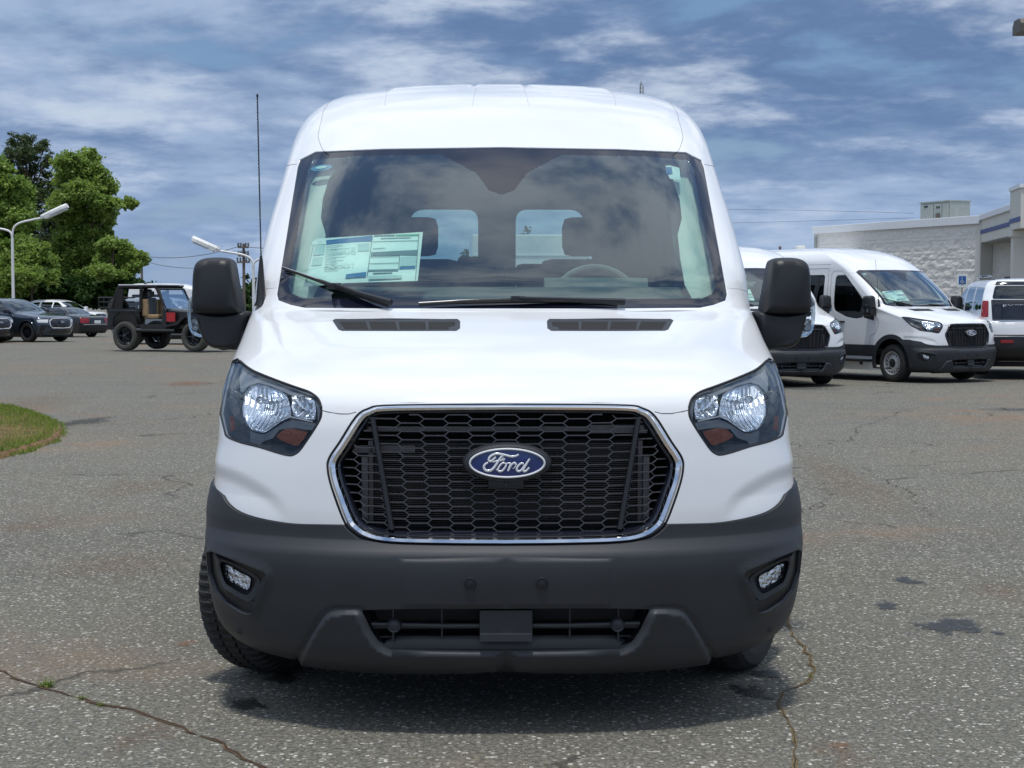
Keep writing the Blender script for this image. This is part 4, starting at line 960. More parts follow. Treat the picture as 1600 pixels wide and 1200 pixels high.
def stain(px0, px1, py0, py1, m, name, seed, lift=.004, label=None):
    """film covering the ground seen between these photograph rows and columns"""
    def gd(py):
        d = 10.
        for _ in range(20): d = (CAM.z - gz(CAM.y + d)) * F_PX / (py - HOR)
        return d
    d0, d1 = gd(py1), gd(py0); cy = CAM.y + (d0 + d1) / 2; dc = (d0 + d1) / 2; cx = ((px0 + px1) / 2 - 800) / F_PX * dc; rx = (px1 - px0) / 2 / F_PX * dc; ry = (d1 - d0) / 2
    o = blob(cx, cy, rx, ry, seed); n = len(o); vs = []; at_ = []
    for k, e_ in ((1, 0), (.66, .5), (.33, .85)):
        vs += [(cx + (x - cx) * k, cy + (y - cy) * k, gz(cy + (y - cy) * k) + lift) for x, y in o]; at_ += [e_] * n
    vs.append((cx, cy, gz(cy) + lift)); at_.append(1)
    fs = [(k * n + i, k * n + (i + 1) % n, (k + 1) * n + (i + 1) % n, (k + 1) * n + i) for k in (0, 1) for i in range(n)] + [(2 * n + i, 2 * n + (i + 1) % n, 3 * n) for i in range(n)]
    me = bpy.data.meshes.new(name); me.from_pydata(vs, [], fs); me.materials.append(m); a = me.attributes.new('edge', 'FLOAT', 'POINT'); a.data.foreach_set('value', at_)
    return link(name, me, None, kind='structure')
for i, q in enumerate([(340, 422, 1095, 1122), (408, 464, 1050, 1082), (1142, 1215, 1074, 1104), (1170, 1225, 1048, 1070), (1430, 1556, 967, 1002), (1368, 1414, 942, 960), (1400, 1445, 903, 920), (1552, 1580, 990, 998)]): stain(*q, M['wet'], 'damp_patch', 10 + i)
for i, q in enumerate([(225, 362, 594, 606), (262, 315, 1003, 1020), (1290, 1345, 1165, 1190)]): stain(*q, M['clay'], 'clay_stain', 30 + i, .005)
for i, q in enumerate([(-60, 150, 610, 660), (20, 330, 850, 930), (100, 330, 740, 790), (1240, 1400, 1150, 1230), (130, 260, 1140, 1200), (1500, 1640, 900, 960), (1240, 1420, 700, 850), (-50, 140, 800, 850), (150, 320, 1120, 1180)]): stain(*q, M['clay_soft'], 'dust_patch', 50 + i, .003)
for i, q in enumerate([(80, 180, 650, 670), (1040, 1330, 596, 612), (1560, 1600, 560, 580)]): stain(*q, M['dark_film'], 'dark_patch', 70 + i, .0035)
def gpt(px, py, lift=0.):
    d = 10.
    for _ in range(25): d = (CAM.z - gz(CAM.y + d)) * F_PX / (py - HOR)
    p = at(px, d); p.z += lift; return p
def crack_strip(mb, pts, w, jit, seed, lift=.0045, k=9):
    r_ = random.Random(seed); p = [gpt(*q) for q in pts]; line = []
    for a, b in zip(p[:-1], p[1:]):
        n = max(2, int((b - a).length / .05)); 
        for j in range(n):
            q = a.lerp(b, j / n); line.append(q)
    line.append(p[-1]); d1 = d2 = 0; L_ = []; R_ = []
    for i, q in enumerate(line):
        t = (line[min(i + 1, len(line) - 1)] - line[max(i - 1, 0)]).normalized(); nn = Vector((-t.y, t.x, 0)); d1 = d1 * .75 + r_.gauss(0, jit); ww = w * r_.uniform(.25, 1.) * (1 if r_.random() > .15 else .2)
        c = q + nn * d1; c.z = gz(c.y) + lift; L_.append(c + nn * ww); R_.append(c - nn * ww)
    n = len(L_); mb.add(L_ + R_, [(i, i + 1, n + i + 1, n + i) for i in range(n - 1)])
M['crack'] = mat('crack_dark', (.022, .019, .015), .95); M['crack_soil'] = mat('crack_soil', (.13, .075, .038), .95, var=.35, vscale=30); M['crack_moss'] = mat('crack_moss', (.14, .10, .045), .95, var=.4, vscale=40)
cr1 = [(-20, 1054), (60, 1082), (105, 1098), (150, 1110), (195, 1118), (235, 1128), (290, 1152), (340, 1172), (400, 1200), (440, 1225)]
cr2 = [(1232, 965), (1240, 985), (1252, 1008), (1270, 1030), (1278, 1055), (1268, 1075), (1240, 1088), (1222, 1110), (1228, 1140), (1245, 1175), (1258, 1215)]
s = MB(); crack_strip(s, cr1, .0042, .008, 1); crack_strip(s, cr2, .0024, .007, 2)
for i, l in enumerate(([(1228, 712), (1290, 722), (1345, 732), (1400, 760), (1430, 778), (1452, 810)], [(1228, 690), (1260, 700), (1330, 690), (1400, 686), (1470, 700)], [(1228, 652), (1300, 648), (1420, 655), (1500, 640), (1600, 660)], [(1228, 812), (1260, 805), (1280, 790)], [(1560, 600), (1600, 596)], [(60, 664), (140, 662), (220, 664), (350, 659)], [(0, 743), (90, 741), (200, 742), (340, 741)], [(50, 600), (130, 592)], [(1500, 640), (1520, 655), (1560, 662), (1600, 668)], [(1330, 690), (1345, 670), (1420, 640)], [(150, 655), (153, 664)])): crack_strip(s, l, .004 + .002 * (i % 2), .02, 5 + i)
s.build('pavement_cracks', M['crack'], kind='structure')
s = MB(); crack_strip(s, cr1, .011, .008, 1, .0035); s.build('crack_soil', M['crack_soil'], kind='structure')
s = MB(); crack_strip(s, cr2, .010, .007, 2, .0036); s.build('crack_moss', M['crack_moss'], kind='structure')
# ------------------------------------------------------------------ grass island and weeds
def leafmat(name, c1, c2, rough=.6, trans=.35, spec=.3, vs=1.2):
    m, t, b = new_mat(name); L = m.node_tree.links.new; out = m.node_tree.nodes['Material Output']
    g = t.n('Attribute', attribute_name='tone'); tc = t.n('TexCoord'); nz = t.n('TexNoise', {'Vector': tc.outputs['Object'], 'Scale': vs, 'Detail': 3.}).outputs[0]
    f = mth(t, 'ADD', mth(t, 'MULTIPLY', g.outputs['Fac'], .6), mth(t, 'MULTIPLY', nz, .5)); c = mixc(t, f, c1, c2); L(c, b.inputs['Base Color']); b.inputs['Roughness'].default_value = rough; b.inputs['Specular IOR Level'].default_value = spec
    tl = t.n('BsdfTranslucent', {'Color': c}); mx = t.n('MixShader', {0: trans, 1: b.outputs[0], 2: tl.outputs[0]}); L(mx.outputs[0], out.inputs[0]); return m
M['grass'] = leafmat('grass_blades', (.06, .15, .012), (.27, .32, .06), trans=.3); M['soil'] = mat('red_soil', (.17, .09, .045), .95, var=.45, vscale=5, bump=(40, .01))
def tri_cloud(name, P_, D, W_, m, tone, parent=None, **kw):
    """many small pointed blades or leaves: base P_, tip vector D, side vector W_ (numpy n x 3)"""
    n = len(P_); v = np.empty((n, 3, 3)); v[:, 0] = P_ - W_; v[:, 1] = P_ + W_; v[:, 2] = P_ + D
    return soup(name, v, m, tone, parent, **kw)
def soup(name, v, m, tone, parent=None, **kw):
    n, k = v.shape[:2]; me = bpy.data.meshes.new(name); me.vertices.add(n * k); me.vertices.foreach_set('co', v.reshape(-1).astype(np.float32)); me.loops.add(n * k); me.loops.foreach_set('vertex_index', np.arange(n * k, dtype=np.int32))
    me.polygons.add(n); me.polygons.foreach_set('loop_start', np.arange(0, n * k, k, dtype=np.int32)); me.polygons.foreach_set('loop_total', np.full(n, k, dtype=np.int32)); me.update(calc_edges=True); me.materials.append(m)
    a = me.attributes.new('tone', 'FLOAT', 'POINT'); a.data.foreach_set('value', np.repeat(tone, k).astype(np.float32)); return link(name, me, parent, **kw)
isl = [gpt(*q) for q in ((95, 678), (90, 665), (60, 652), (20, 640), (-30, 634), (-120, 632), (-400, 640), (-420, 760), (-120, 740), (-40, 728), (0, 717), (45, 704), (80, 692))]
ip = [(q.x, q.y) for q in isl]
s = MB(); o2 = catmull([(x, y, 0) for x, y in ip], 5, True); cx = sum(p.x for p in o2) / len(o2); cy = sum(p.y for p in o2) / len(o2)
s.loops([[(cx + (p.x - cx) * k, cy + (p.y - cy) * k, gz(p.y) + h) for p in o2] for k, h in ((1.015, -.01), (1.0, .012), (.97, .045), (.8, .06), (.3, .07))], True); s.build('soil_island', M['soil'], kind='structure')
rg = np.random.RandomState(3); xy = np.stack([rg.uniform(min(p[0] for p in ip), max(p[0] for p in ip) + .3, 190000), rg.uniform(min(p[1] for p in ip), max(p[1] for p in ip), 190000)], 1)
ic = (cx, cy); wob = 1.035 + .03 * np.sin(np.arctan2(xy[:, 1] - cy, xy[:, 0] - cx) * 23) + rg.normal(0, .012, len(xy)); xy = xy[inside(ip, cx + (xy[:, 0] - cx) / wob, cy + (xy[:, 1] - cy) / wob)]; xy = xy[xy[:, 0] > -9]; 
pat = np.sin(xy[:, 0] * 1.7 + np.sin(xy[:, 1] * .8) * 2) + np.sin(xy[:, 1] * 1.1 + xy[:, 0] * .6) + rg.normal(0, .5, len(xy)); keep = rg.uniform(0, 1, len(xy)) < np.clip(.9 + .30 * pat, .22, 1); xy = xy[keep]; pat = pat[keep]
n = len(xy); z = np.array([gz(y) for y in xy[:, 1]]) + np.where(inside(ip, cx + (xy[:, 0] - cx) / .97, cy + (xy[:, 1] - cy) / .97), .045, .004); ang = rg.uniform(0, 2 * PI, n); h = rg.uniform(.02, .06, n); ln = rg.uniform(.01, .05, n); a2 = rg.uniform(0, 2 * PI, n)
tri_cloud('grass', np.column_stack([xy, z]), np.column_stack([np.cos(a2) * ln, np.sin(a2) * ln, h]), np.column_stack([np.cos(ang), np.sin(ang), 0 * ang]) * .0045, M['grass'], np.clip(rg.uniform(0, 1, n) - .25 * pat * .5, 0, 1.3), kind='stuff', label='patchy green and straw coloured grass on the red soil island at the left edge', cat='grass')
M['weed'] = leafmat('weed_leaf', (.07, .13, .015), (.25, .32, .07), trans=.35)
def weed(px, py, k, n, label):
    r_ = np.random.RandomState(int(px)); a = r_.uniform(0, 2 * PI, n); el = r_.uniform(.2, 1.2, n); l = k * r_.uniform(.5, 1, n); P0 = r_.normal(0, k * .18, (n, 3)); P0[:, 2] = 0
    D = np.column_stack([np.cos(a) * np.cos(el) * l, np.sin(a) * np.cos(el) * l, np.sin(el) * l]); W_ = np.column_stack([-np.sin(a), np.cos(a), 0 * a]) * k * .07
    o = tri_cloud('weed_tuft', P0, D, W_, M['weed'], r_.uniform(0, 1, n)); o.location = gpt(px, py); tag(o, label, 'weed', 'weeds growing in the pavement cracks')
weed(62, 1080, .05, 46, 'tallest bright green weed tuft in the crack at lower left'); weed(120, 1100, .036, 24, 'small flat weed beside the crack, second from the left'); weed(150, 1110, .03, 18, 'sparse yellowish weed further right along the lower left crack')
weed(1272, 1064, .025, 24, 'tiny moss tuft at the bend of the crack right of the van bumper')
# ------------------------------------------------------------------ trees
M['bark'] = mat('bark', (.09, .065, .045), .9, var=.3, vscale=3)
M['leaf_bright'] = leafmat('bright_broad_leaves', (.07, .16, .025), (.38, .50, .11), .5, .5, .45, .9)
M['leaf_mid'] = leafmat('mid_green_leaves', (.055, .14, .02), (.30, .42, .08), .5, .35, .4, .9)
M['leaf_pine'] = leafmat('pine_needles', (.026, .052, .02), (.10, .14, .045), .6, .2, .3, 1.2)
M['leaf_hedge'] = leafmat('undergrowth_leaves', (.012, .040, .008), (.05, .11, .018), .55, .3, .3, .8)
def tree(name, loc, clumps, nleaf, lsize, m, label, cat, trunk_r=.22, limbs=True, group=None, seed=1, droop=0., parts=('crown', 'trunk')):
    """clumps: (x, y, z, rx, ry, rz) in metres from the foot; a limb runs to each"""
    r_ = np.random.RandomState(seed); e = empty(name, loc, label=label, cat=cat, group=group); vol = np.array([c[3] * c[4] * c[5] for c in clumps]) ** .75; vol /= vol.sum(); Vs = []; Ts = []
    extra = []
    if limbs:
        for c in clumps:
            for _ in range(5):
                d = r_.normal(size=3); d /= np.linalg.norm(d); q = r_.uniform(.75, 1.25); k = r_.uniform(.18, .45)
                extra.append((c[0] + d[0] * c[3] * q, c[1] + d[1] * c[4] * q, c[2] + d[2] * c[5] * q, c[3] * k, c[4] * k, c[5] * k * .8))
    cl_all = [tuple(c[:3]) + (c[3] * .88, c[4] * .88, c[5] * .88) for c in clumps] + extra if limbs else list(clumps)
    vol = np.array([c[3] * c[4] * c[5] for c in cl_all]) ** .62; vol /= vol.sum()
    for c, w in zip(cl_all, vol):
        # each clump is broken into many small sprays with gaps in between
        nl = int(nleaf * w); ns = max(6, nl // 60); d = r_.normal(size=(ns, 3)); d /= np.linalg.norm(d, axis=1)[:, None]; rad = r_.uniform(.2, 1.5, ns) ** .6
        cen = np.array(c[:3]) + d * rad[:, None] * np.array(c[3:]); tn = r_.uniform(0, 1, ns)
        per = r_.randint(0, ns, nl); p = cen[per] + r_.normal(0, .24 * (min(c[3:]) ** .6), (nl, 3)) * np.array([1.05, 1.05, .85]); p[:, 2] -= droop * r_.uniform(0, 1, nl)
        a = r_.uniform(0, 2 * PI, nl); el = r_.normal(-.15, .55, nl); l = lsize * r_.uniform(.55, 1.25, nl); D = np.column_stack([np.cos(a) * np.cos(el), np.sin(a) * np.cos(el), np.sin(el)]) * l[:, None]
        S_ = np.cross(D, r_.normal(size=(nl, 3))); S_ /= np.maximum(np.linalg.norm(S_, axis=1)[:, None], 1e-6); S_ *= (l * (.36 if m is not M['leaf_pine'] else .13))[:, None]
        v = np.empty((nl, 4, 3)); v[:, 0] = p - D * .5; v[:, 1] = p + S_; v[:, 2] = p + D * .5; v[:, 3] = p - S_; Vs.append(v); Ts.append(np.clip(tn[per] * .7 + r_.uniform(0, .35, nl), 0, 1))
    soup(parts[0], np.concatenate(Vs), m, np.concatenate(Ts), e)
    if limbs:
        s = MB(); top = max(c[2] for c in clumps); tx = sum(c[0] for c in clumps) / len(clumps) * .5; pts = [Vector((0, 0, -.2)), Vector((tx * .2, 0, top * .3)), Vector((tx * .6, .1, top * .65)), Vector((tx, 0, top))]; s.tube(catmull(pts, 5), list(np.linspace(trunk_r, trunk_r * .25, 16)), 8)
        for c in clumps:
            f = min(.9, max(.15, (c[2] - .35 * abs(c[0])) / top * .75)); b0 = Vector((tx * f, 0, top * f)); c_ = Vector(c[:3]); s.tube([b0, b0.lerp(c_, .5) + Vector((0, 0, .25)), c_, c_ + Vector((c[3] * .5, 0, c[5] * .4))], [trunk_r * .38, trunk_r * .26, trunk_r * .14, trunk_r * .05], 6)
        s.build(parts[1], M['bark'], e)
    return e
TD = 105.
def tc_(px, py, r, rz=None, dy=0., d=TD, x0=0, base=None):
    k = F_PX / d; return ((px - x0) / k, dy, zpx(py, d) - gz(CAM.y + d), r / k, r / k, (rz or r) / k)
def foot(px, d=TD): return at(px, d)
def rc(lst, x0, d=TD, seed=0):
    r_ = random.Random(seed); return [tc_(px, py, r, rz, r_.uniform(-1.6, 1.6), d, x0) for px, py, r, rz in lst]
tree('pine_tree', foot(45, 108), rc([(45, 222, 20, 10), (25, 232, 16, 9), (68, 232, 16, 10), (50, 246, 28, 11), (30, 256, 18, 9), (78, 252, 12, 9), (52, 268, 22, 12), (62, 290, 28, 14), (40, 300, 24, 14), (75, 312, 30, 14), (55, 335, 34, 16), (80, 350, 34, 16), (50, 372, 34, 16), (86, 385, 34, 18), (60, 410, 36, 18), (85, 430, 34, 18)], 45, 108, 1), 34000, .30, M['leaf_pine'], 'tall dark pine with a flat open top rising behind the brighter trees', 'pine tree', .22, seed=2)
tree('broadleaf_tree', foot(130), rc([(120, 262, 22, 16), (140, 252, 16, 14), (150, 272, 18, 14), (112, 285, 22, 16), (165, 292, 18, 14), (140, 305, 26, 18), (178, 322, 22, 10), (195, 318, 12, 7), (165, 330, 20, 12), (112, 325, 28, 20), (145, 345, 24, 16), (120, 365, 26, 18), (150, 372, 16, 14), (130, 395, 26, 16), (120, 425, 30, 18), (150, 430, 18, 14), (100, 400, 24, 18), (112, 450, 30, 14)], 130, TD, 3), 110000, .23, M['leaf_bright'], 'tall bright green broadleaf tree right of the dark pine', 'tree', .24, seed=4)
tree('broadleaf_tree', foot(172, 98), rc([(172, 385, 18, 12), (190, 392, 16, 12), (208, 402, 14, 9), (180, 405, 22, 12), (200, 415, 16, 10), (216, 408, 8, 6), (172, 425, 14, 10), (190, 432, 12, 8), (160, 410, 14, 12), (178, 448, 10, 7)], 172, 98, 5), 36000, .22, M['leaf_bright'], 'low spreading tree, rightmost of the green trees, above the open off-road car', 'tree', .14, seed=6)
tree('broadleaf_tree', foot(8, 96), rc([(-10, 265, 30, 18), (12, 275, 18, 14), (20, 300, 26, 18), (38, 296, 16, 12), (0, 320, 34, 22), (30, 330, 26, 18), (48, 345, 18, 14), (5, 360, 34, 22), (10, 395, 30, 20), (38, 410, 20, 16), (0, 425, 34, 20), (20, 450, 30, 16)], 8, 96, 7), 80000, .23, M['leaf_mid'], 'broad green tree at the left edge behind the street lamp', 'tree', .26, seed=8)
tree('broadleaf_tree', foot(50, 94), rc([(42, 382, 16, 12), (55, 395, 20, 14), (38, 410, 18, 14), (66, 412, 16, 12), (50, 430, 24, 14), (78, 432, 12, 10)], 50, 94, 9), 30000, .22, M['leaf_bright'], 'small light green tree in front of the pine, just right of the lamp pole', 'tree', .10, seed=10)
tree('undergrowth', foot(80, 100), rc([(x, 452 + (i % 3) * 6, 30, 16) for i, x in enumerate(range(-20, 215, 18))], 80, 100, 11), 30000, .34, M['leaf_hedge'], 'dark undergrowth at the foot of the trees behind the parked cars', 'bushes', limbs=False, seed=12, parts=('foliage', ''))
def treeline(name, px0, px1, d, h0, h1, label, seed, m='leaf_hedge', n=12000):
    r_ = random.Random(seed); x0 = (px0 + px1) / 2; k = F_PX / d; cl = []; x = px0
    while x < px1:
        h = r_.uniform(h0, h1); r = r_.uniform(6, 12) / k * 1.2
        for zz in np.arange(.5, h, 1.2): cl.append(((x - x0) / k, r_.uniform(-2, 2), zz, r, r, .9))
        x += r_.uniform(5, 12)
    o = tree(name, at(x0, d), cl, n, .45, M[m], label, 'trees', limbs=False, seed=seed, parts=('foliage', '')); return o
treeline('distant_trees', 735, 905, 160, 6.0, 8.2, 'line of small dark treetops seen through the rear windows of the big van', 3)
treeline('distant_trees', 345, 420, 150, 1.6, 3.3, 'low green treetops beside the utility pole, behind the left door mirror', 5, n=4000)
# ------------------------------------------------------------------ street lamps, poles, wires
M['white_metal'] = mat('white_painted_metal', (.72, .72, .70), .45, var=.08, vscale=2); M['lamp_dark'] = mat('bronze_painted_metal', (.10, .085, .07), .5); M['wood'] = mat('weathered_pole', (.14, .115, .095), .9, var=.25); M['wire'] = mat('grey_wire', (.12, .13, .14), .6); M['lamp_glass'] = mat('frosted_lamp_glass', (.55, .57, .58), .25)
def lamp_head(parent, p, dirx, L_, w, h, tilt, name='lamp_head'):
    """wedge shaped luminaire reaching from p along +-x"""
    mt = Matrix.Translation(p) @ Matrix.Rotation(-tilt * dirx, 4, 'Y'); s = MB(); d = dirx
    s.loops([[mt @ Vector((d * a, b * w * k, c * h)) for b, c in ((-.5, -.1), (-.5, .25), (-.3, .5), (.3, .5), (.5, .25), (.5, -.1))] for a, k in ((-.1, .25), (.02, .55), (L_ * .35, .9), (L_ * .8, 1.), (L_, .75))], True, False); o = s.build(name, M['white_metal'], parent)
    s = MB(); s.box(min(d * .1, d * L_ * .93), max(d * .1, d * L_ * .93), -w * .40, w * .40, -h * .32, -h * .102, mtx=mt); s.build('lamp_glass', M['lamp_glass'], o)
def street_lamp(px, d, pys, heads, label, name='street_lamp', r=.08):
    e = empty(name, at(px, d), label=label, cat='street lamp', group='white twin arm street lamps'); g0 = at(px, d); k = d / F_PX; ztop = zpx(pys, d) - g0.z
    s = MB(); s.tube([(0, 0, -.1), (0, 0, ztop)], [r, r * .8], 12); s.build('pole', M['white_metal'], e)
    for dr, L_, dz in heads:
        s = MB(); c = [(0, 0, ztop - .05), (dr * L_ * .04, 0, ztop + dz * .45), (dr * L_ * .22, 0, ztop + dz * .72), (dr * L_ * .6, 0, ztop + dz * .88), (dr * L_, 0, ztop + dz)]; s.tube(catmull(c, 6), r * .62, 10); s.build('arm', M['white_metal'], e)
        lamp_head(e, Vector((dr * L_, 0, ztop + dz)), dr, 1.02 * d / 60, .55, .33, R(24))
    return e
street_lamp(22, 74, 372, [(1, 1.5, .95), (-1, 1.8, .55)], 'white street lamp at the left edge, its head tilted up before the trees')
street_lamp(397, 62, 420, [(-1, 1.45, .72), (1, .9, .5)], 'white street lamp seen between the left door mirror and the aerial', r=.07)
e = empty('street_lamp', at(1640, 20.), label='brown lamp head reaching in at the top right corner', cat='street lamp')
s = MB(); k = 20 / F_PX; s.tube([(1.6, 0, -.1), (1.6, 0, zpx(52, 20) - at(1640, 20).z)], .09, 12); s.tube([(1.6, 0, zpx(52, 20) - at(1640, 20).z), (.2, 0, zpx(50, 20) - at(1640, 20).z)], .04, 8); s.build('pole', M['lamp_dark'], e)
zt = zpx(47, 20) - at(1640, 20).z
s = MB(); s.loops([[(a, b * .2 * q, zt + c * .085) for b, c in ((-1, -1), (-1, .2), (-.6, 1), (.6, 1), (1, .2), (1, -1))] for a, q in ((-.50, .7), (-.49, .9), (-.44, 1), (.2, 1), (.3, .6))], True, False); s.build('lamp_head', M['lamp_dark'], e)
def utility_pole(px, d, py_top, arms, label, r=.16):
    g0 = at(px, d); e = empty('utility_pole', g0, label=label, cat='utility pole', group='wooden utility poles'); ht = zpx(py_top, d) - g0.z
    s = MB(); s.tube([(0, 0, -.1), (0, 0, ht)], [r, r * .7], 10); s.build('pole', M['wood'], e)
    for py, wd in arms:
        z = zpx(py, d) - g0.z; w = wd / F_PX * d / 2; s = MB(); s.box(-w, w, -.10, -.22, z - .07, z + .07); s.build('crossarm', M['wood'], e)
        for x in (-w * .92, -w * .45, w * .45, w * .92):
            s = MB(); s.lathe([(.05, 0), (.10, .08), (.06, .16), (.10, .24), (.04, .34), (.001, .34)], 'z', (x, -.16, z + .07), 8); s.build('insulator', M['wire'], e)
    return e, ht
utility_pole(382, 130, 381, [(387, 17), (400, 16), (410, 20)], 'utility pole with three crossarms behind the left door mirror', .15)
utility_pole(223, 150, 393, [(401, 14)], 'utility pole with one crossarm right of the trees', .14)
def wires(pts_list, label, r=.018):
    s = MB()
    for a, b, sag in pts_list:
        A_, B_ = Vector(a), Vector(b); s.tube([A_.lerp(B_, t) - Vector((0, 0, sag * 4 * t * (1 - t))) for t in np.linspace(0, 1, 14)], r, 4)
    return tag(s.build('power_line', M['wire']), label, 'wires')
def P3(px, py, d): q = at(px, d); q.z = zpx(py, d); return q
wires([(P3(223, 400, 150), P3(376, 385, 130), .5)], 'topmost wire strung between the two utility poles', .03)
wires([(P3(223, 407, 150), P3(388, 407, 130), .7)], 'lower wire strung between the two utility poles', .025)
wires([(P3(388, 386, 130), P3(600, 340, 60), .5)], 'wire running from the taller utility pole towards the van', .03)
wires([(P3(900, 330, 150), P3(1425, 334, 110), -.2)], 'upper faint wire across the sky left of the rooftop unit', .012)
wires([(P3(900, 352, 150), P3(1425, 341, 110), .1)], 'lower faint wire across the sky left of the rooftop unit', .012)
# lattice mast, far behind the van
g0 = at(1000, 220); e = empty('radio_mast', g0, label='thin lattice mast just showing above the van roof', cat='mast'); ht = zpx(133, 220) - g0.z
s = MB()
for i in range(3):
    a = 2 * PI * i / 3; s.tube([(.28 * math.cos(a), .28 * math.sin(a), 0), (.28 * math.cos(a), .28 * math.sin(a), ht - .4)], .05, 5)
s.build('mast_legs', M['lamp_dark'], e); s = MB()
z = ht - 3.
while z < ht - .4:
    for i in range(3):
        a, b = 2 * PI * i / 3, 2 * PI * (i + 1) / 3; s.tube([(.28 * math.cos(a), .28 * math.sin(a), z), (.28 * math.cos(b), .28 * math.sin(b), z + .5)], .03, 4)
    z += .5
s.tube([(0, 0, ht - .4), (0, 0, ht + .3)], .04, 5); s.build('mast_braces', M['lamp_dark'], e)
# ------------------------------------------------------------------ the dealership building
def rock_wall():
    m, t, b = new_mat('split_face_block'); L = m.node_tree.links.new; tc = t.n('TexCoord'); mp = t.n('Mapping', {'Vector': tc.outputs['Object'], 'Scale': (1, 1, 1.9)})
    n1 = t.n('TexNoise', {'Vector': mp.outputs[0], 'Scale': 2.6, 'Detail': 7., 'Roughness': .62, 'Distortion': .6}).outputs[0]; n2 = t.n('TexNoise', {'Vector': mp.outputs[0], 'Scale': 9., 'Detail': 4.}).outputs[0]
    h = mth(t, 'ADD', n1, mth(t, 'MULTIPLY', n2, .25)); bp = t.n('Bump', {'Height': h, 'Distance': .035, 'Strength': 1.}); L(bp.outputs[0], b.inputs['Normal'])
    L(ramp(t, n2, [(.3, (.66, .64, .60)), (.7, (.76, .74, .70))]), b.inputs['Base Color']); b.inputs['Roughness'].default_value = .9; return m
M['rock'] = rock_wall(); M['coping'] = mat('white_coping', (.74, .76, .78), .4, var=.04); M['cream'] = mat('cream_render', (.60, .59, .54), .7, var=.04, vscale=1); M['stripe'] = mat('blue_stripe', (.03, .06, .22), .5); M['unit'] = mat('grey_green_unit_metal', (.28, .31, .29), .5, var=.08); M['soffit'] = mat('grey_soffit', (.32, .34, .34), .7); M['sign_blue'] = mat('sign_blue', (.02, .12, .42), .4); M['concrete'] = mat('concrete', (.33, .32, .30), .9, var=.1)
wA = at(1272, 76); wB = at(1532, 65.5); wd = (wB - wA); wd.z = 0; wl = wd.length; wyaw = math.atan2(wd.y, wd.x)
bld = empty('dealership_building', (wA.x, wA.y, gz(60)), wyaw, label='single storey dealership with rough white block wall and blue striped entrance canopy', cat='building')
WH = 112 / F_PX * 76 + 1.44 - gz(60)
def rockface(x0, x1, y, z0, z1, name, seed, step=.08, amp=.024):
    """rough block face as real relief, low quality noise summed per vertex"""
    from mathutils import noise as mn
    nx = int((x1 - x0) / step); nz = int((z1 - z0) / step); vs = []
    for j in range(nz + 1):
        for i in range(nx + 1):
            x = x0 + (x1 - x0) * i / nx; z = z0 + (z1 - z0) * j / nz; ed = 0 if i in (0, nx) or j in (0, nz) else 1
            row = z / .20; off_ = (int(row) % 2) * .2; jm = min(abs(row - round(row)), 1) * .2; jx = ((x + off_) / .4) % 1; jx = min(jx, 1 - jx) * .4
            cell = mn.noise(Vector((int((x + off_) / .4) * 3.7, int(row) * 5.1, seed)))
            d = mn.fractal(Vector((x * 3.0, z * 6.0, seed)), .8, 2.1, 4) * amp + cell * .02 - (.012 if jm < .02 or jx < .02 else 0); vs.append((x, y - .03 - d * ed, z))
    w = nx + 1; s = MB(); s.add(vs, [(j * w + i, j * w + i + 1, (j + 1) * w + i + 1, (j + 1) * w + i) for j in range(nz) for i in range(nx)], False); return s.build(name, M['rock'], bld)
rockface(.32, wl - .32, 0, 0, WH - .36, 'block_wall', 1)
s = MB(); s.box(.0, wl, .06, 8, 0, WH - .36); s.box(0, .32, -.06, .06, 0, WH - .32); s.box(wl - .32, wl, -.08, .06, 0, WH - .2); s.build('wall_core', M['cream'], bld)
s = MB(); s.box(-.08, wl - .05, -.16, 8.1, WH - .355, WH, bev=.02); s.build('coping', M['coping'], bld)
s = MB(); s.tube([(.16, -.10, .2), (.16, -.10, WH - .5)], .07, 10); s.build('downpipe', M['unit'], bld)
s = MB(); hx_ = 225 / 258 * wl
for x_, z_ in ((3.6, 2.9),): s.box(x_ - .05, x_ + .05, -.2, -.03, z_ - .06, z_ + .06, bev=.01); s.tube([(x_, -.07, z_ - .05), (x_ - .06, -.07, z_ - .9)], .012, 5)
s.build('wall_light', M['lamp_dark'], bld)
# entrance: recessed wall, canopy running towards the camera, corner tower
inv = (Matrix.Translation(bld.location) @ Matrix.Rotation(wyaw, 4, 'Z')).inverted()
def bl(px, py, d): q = at(px, d); q.z = zpx(py, d) if py is not None else gz(60); return inv @ q
rockface(wl + .02, wl + 6, .6, 0, WH - .9, 'recessed_wall', 4)
s = MB(); s.box(wl + .02, wl + 6, .66, 6, 0, WH); s.build('recess_core', M['cream'], bld)
c0 = bl(1530, 338, 65.5); c1 = bl(1588, 312, 56.6); cd = (c1 - c0); cd.z = 0; cl = cd.length; cyaw = math.atan2(cd.y, cd.x)
cm = Matrix.Translation((c0.x, c0.y, 0)) @ Matrix.Rotation(cyaw, 4, 'Z'); zt = c0.z; 
s = MB(); s.box(0, cl, 0, 7, zt - 1.12, zt - .2, mtx=cm); s.build('canopy_fascia', M['cream'], bld)
s = MB(); s.box(-.1, cl + .05, -.10, 7.1, zt - .195, zt + .05, mtx=cm, bev=.03); s.build('canopy_cap', M['coping'], bld)
s = MB(); s.box(.02, cl - .02, -.03, -.003, zt - .76, zt - .60, mtx=cm); s.build('blue_stripe', M['stripe'], bld)
s = MB(); s.box(.05, cl - .05, .05, 6.9, zt - 1.16, zt - 1.123, mtx=cm); s.build('soffit', M['soffit'], bld)
s = MB(); s.box(cl, cl + 2.2, -.3, 1.6, zt - 1.0, zpx(296, 56) - gz(60), mtx=cm); s.build('corner_tower', M['cream'], bld)
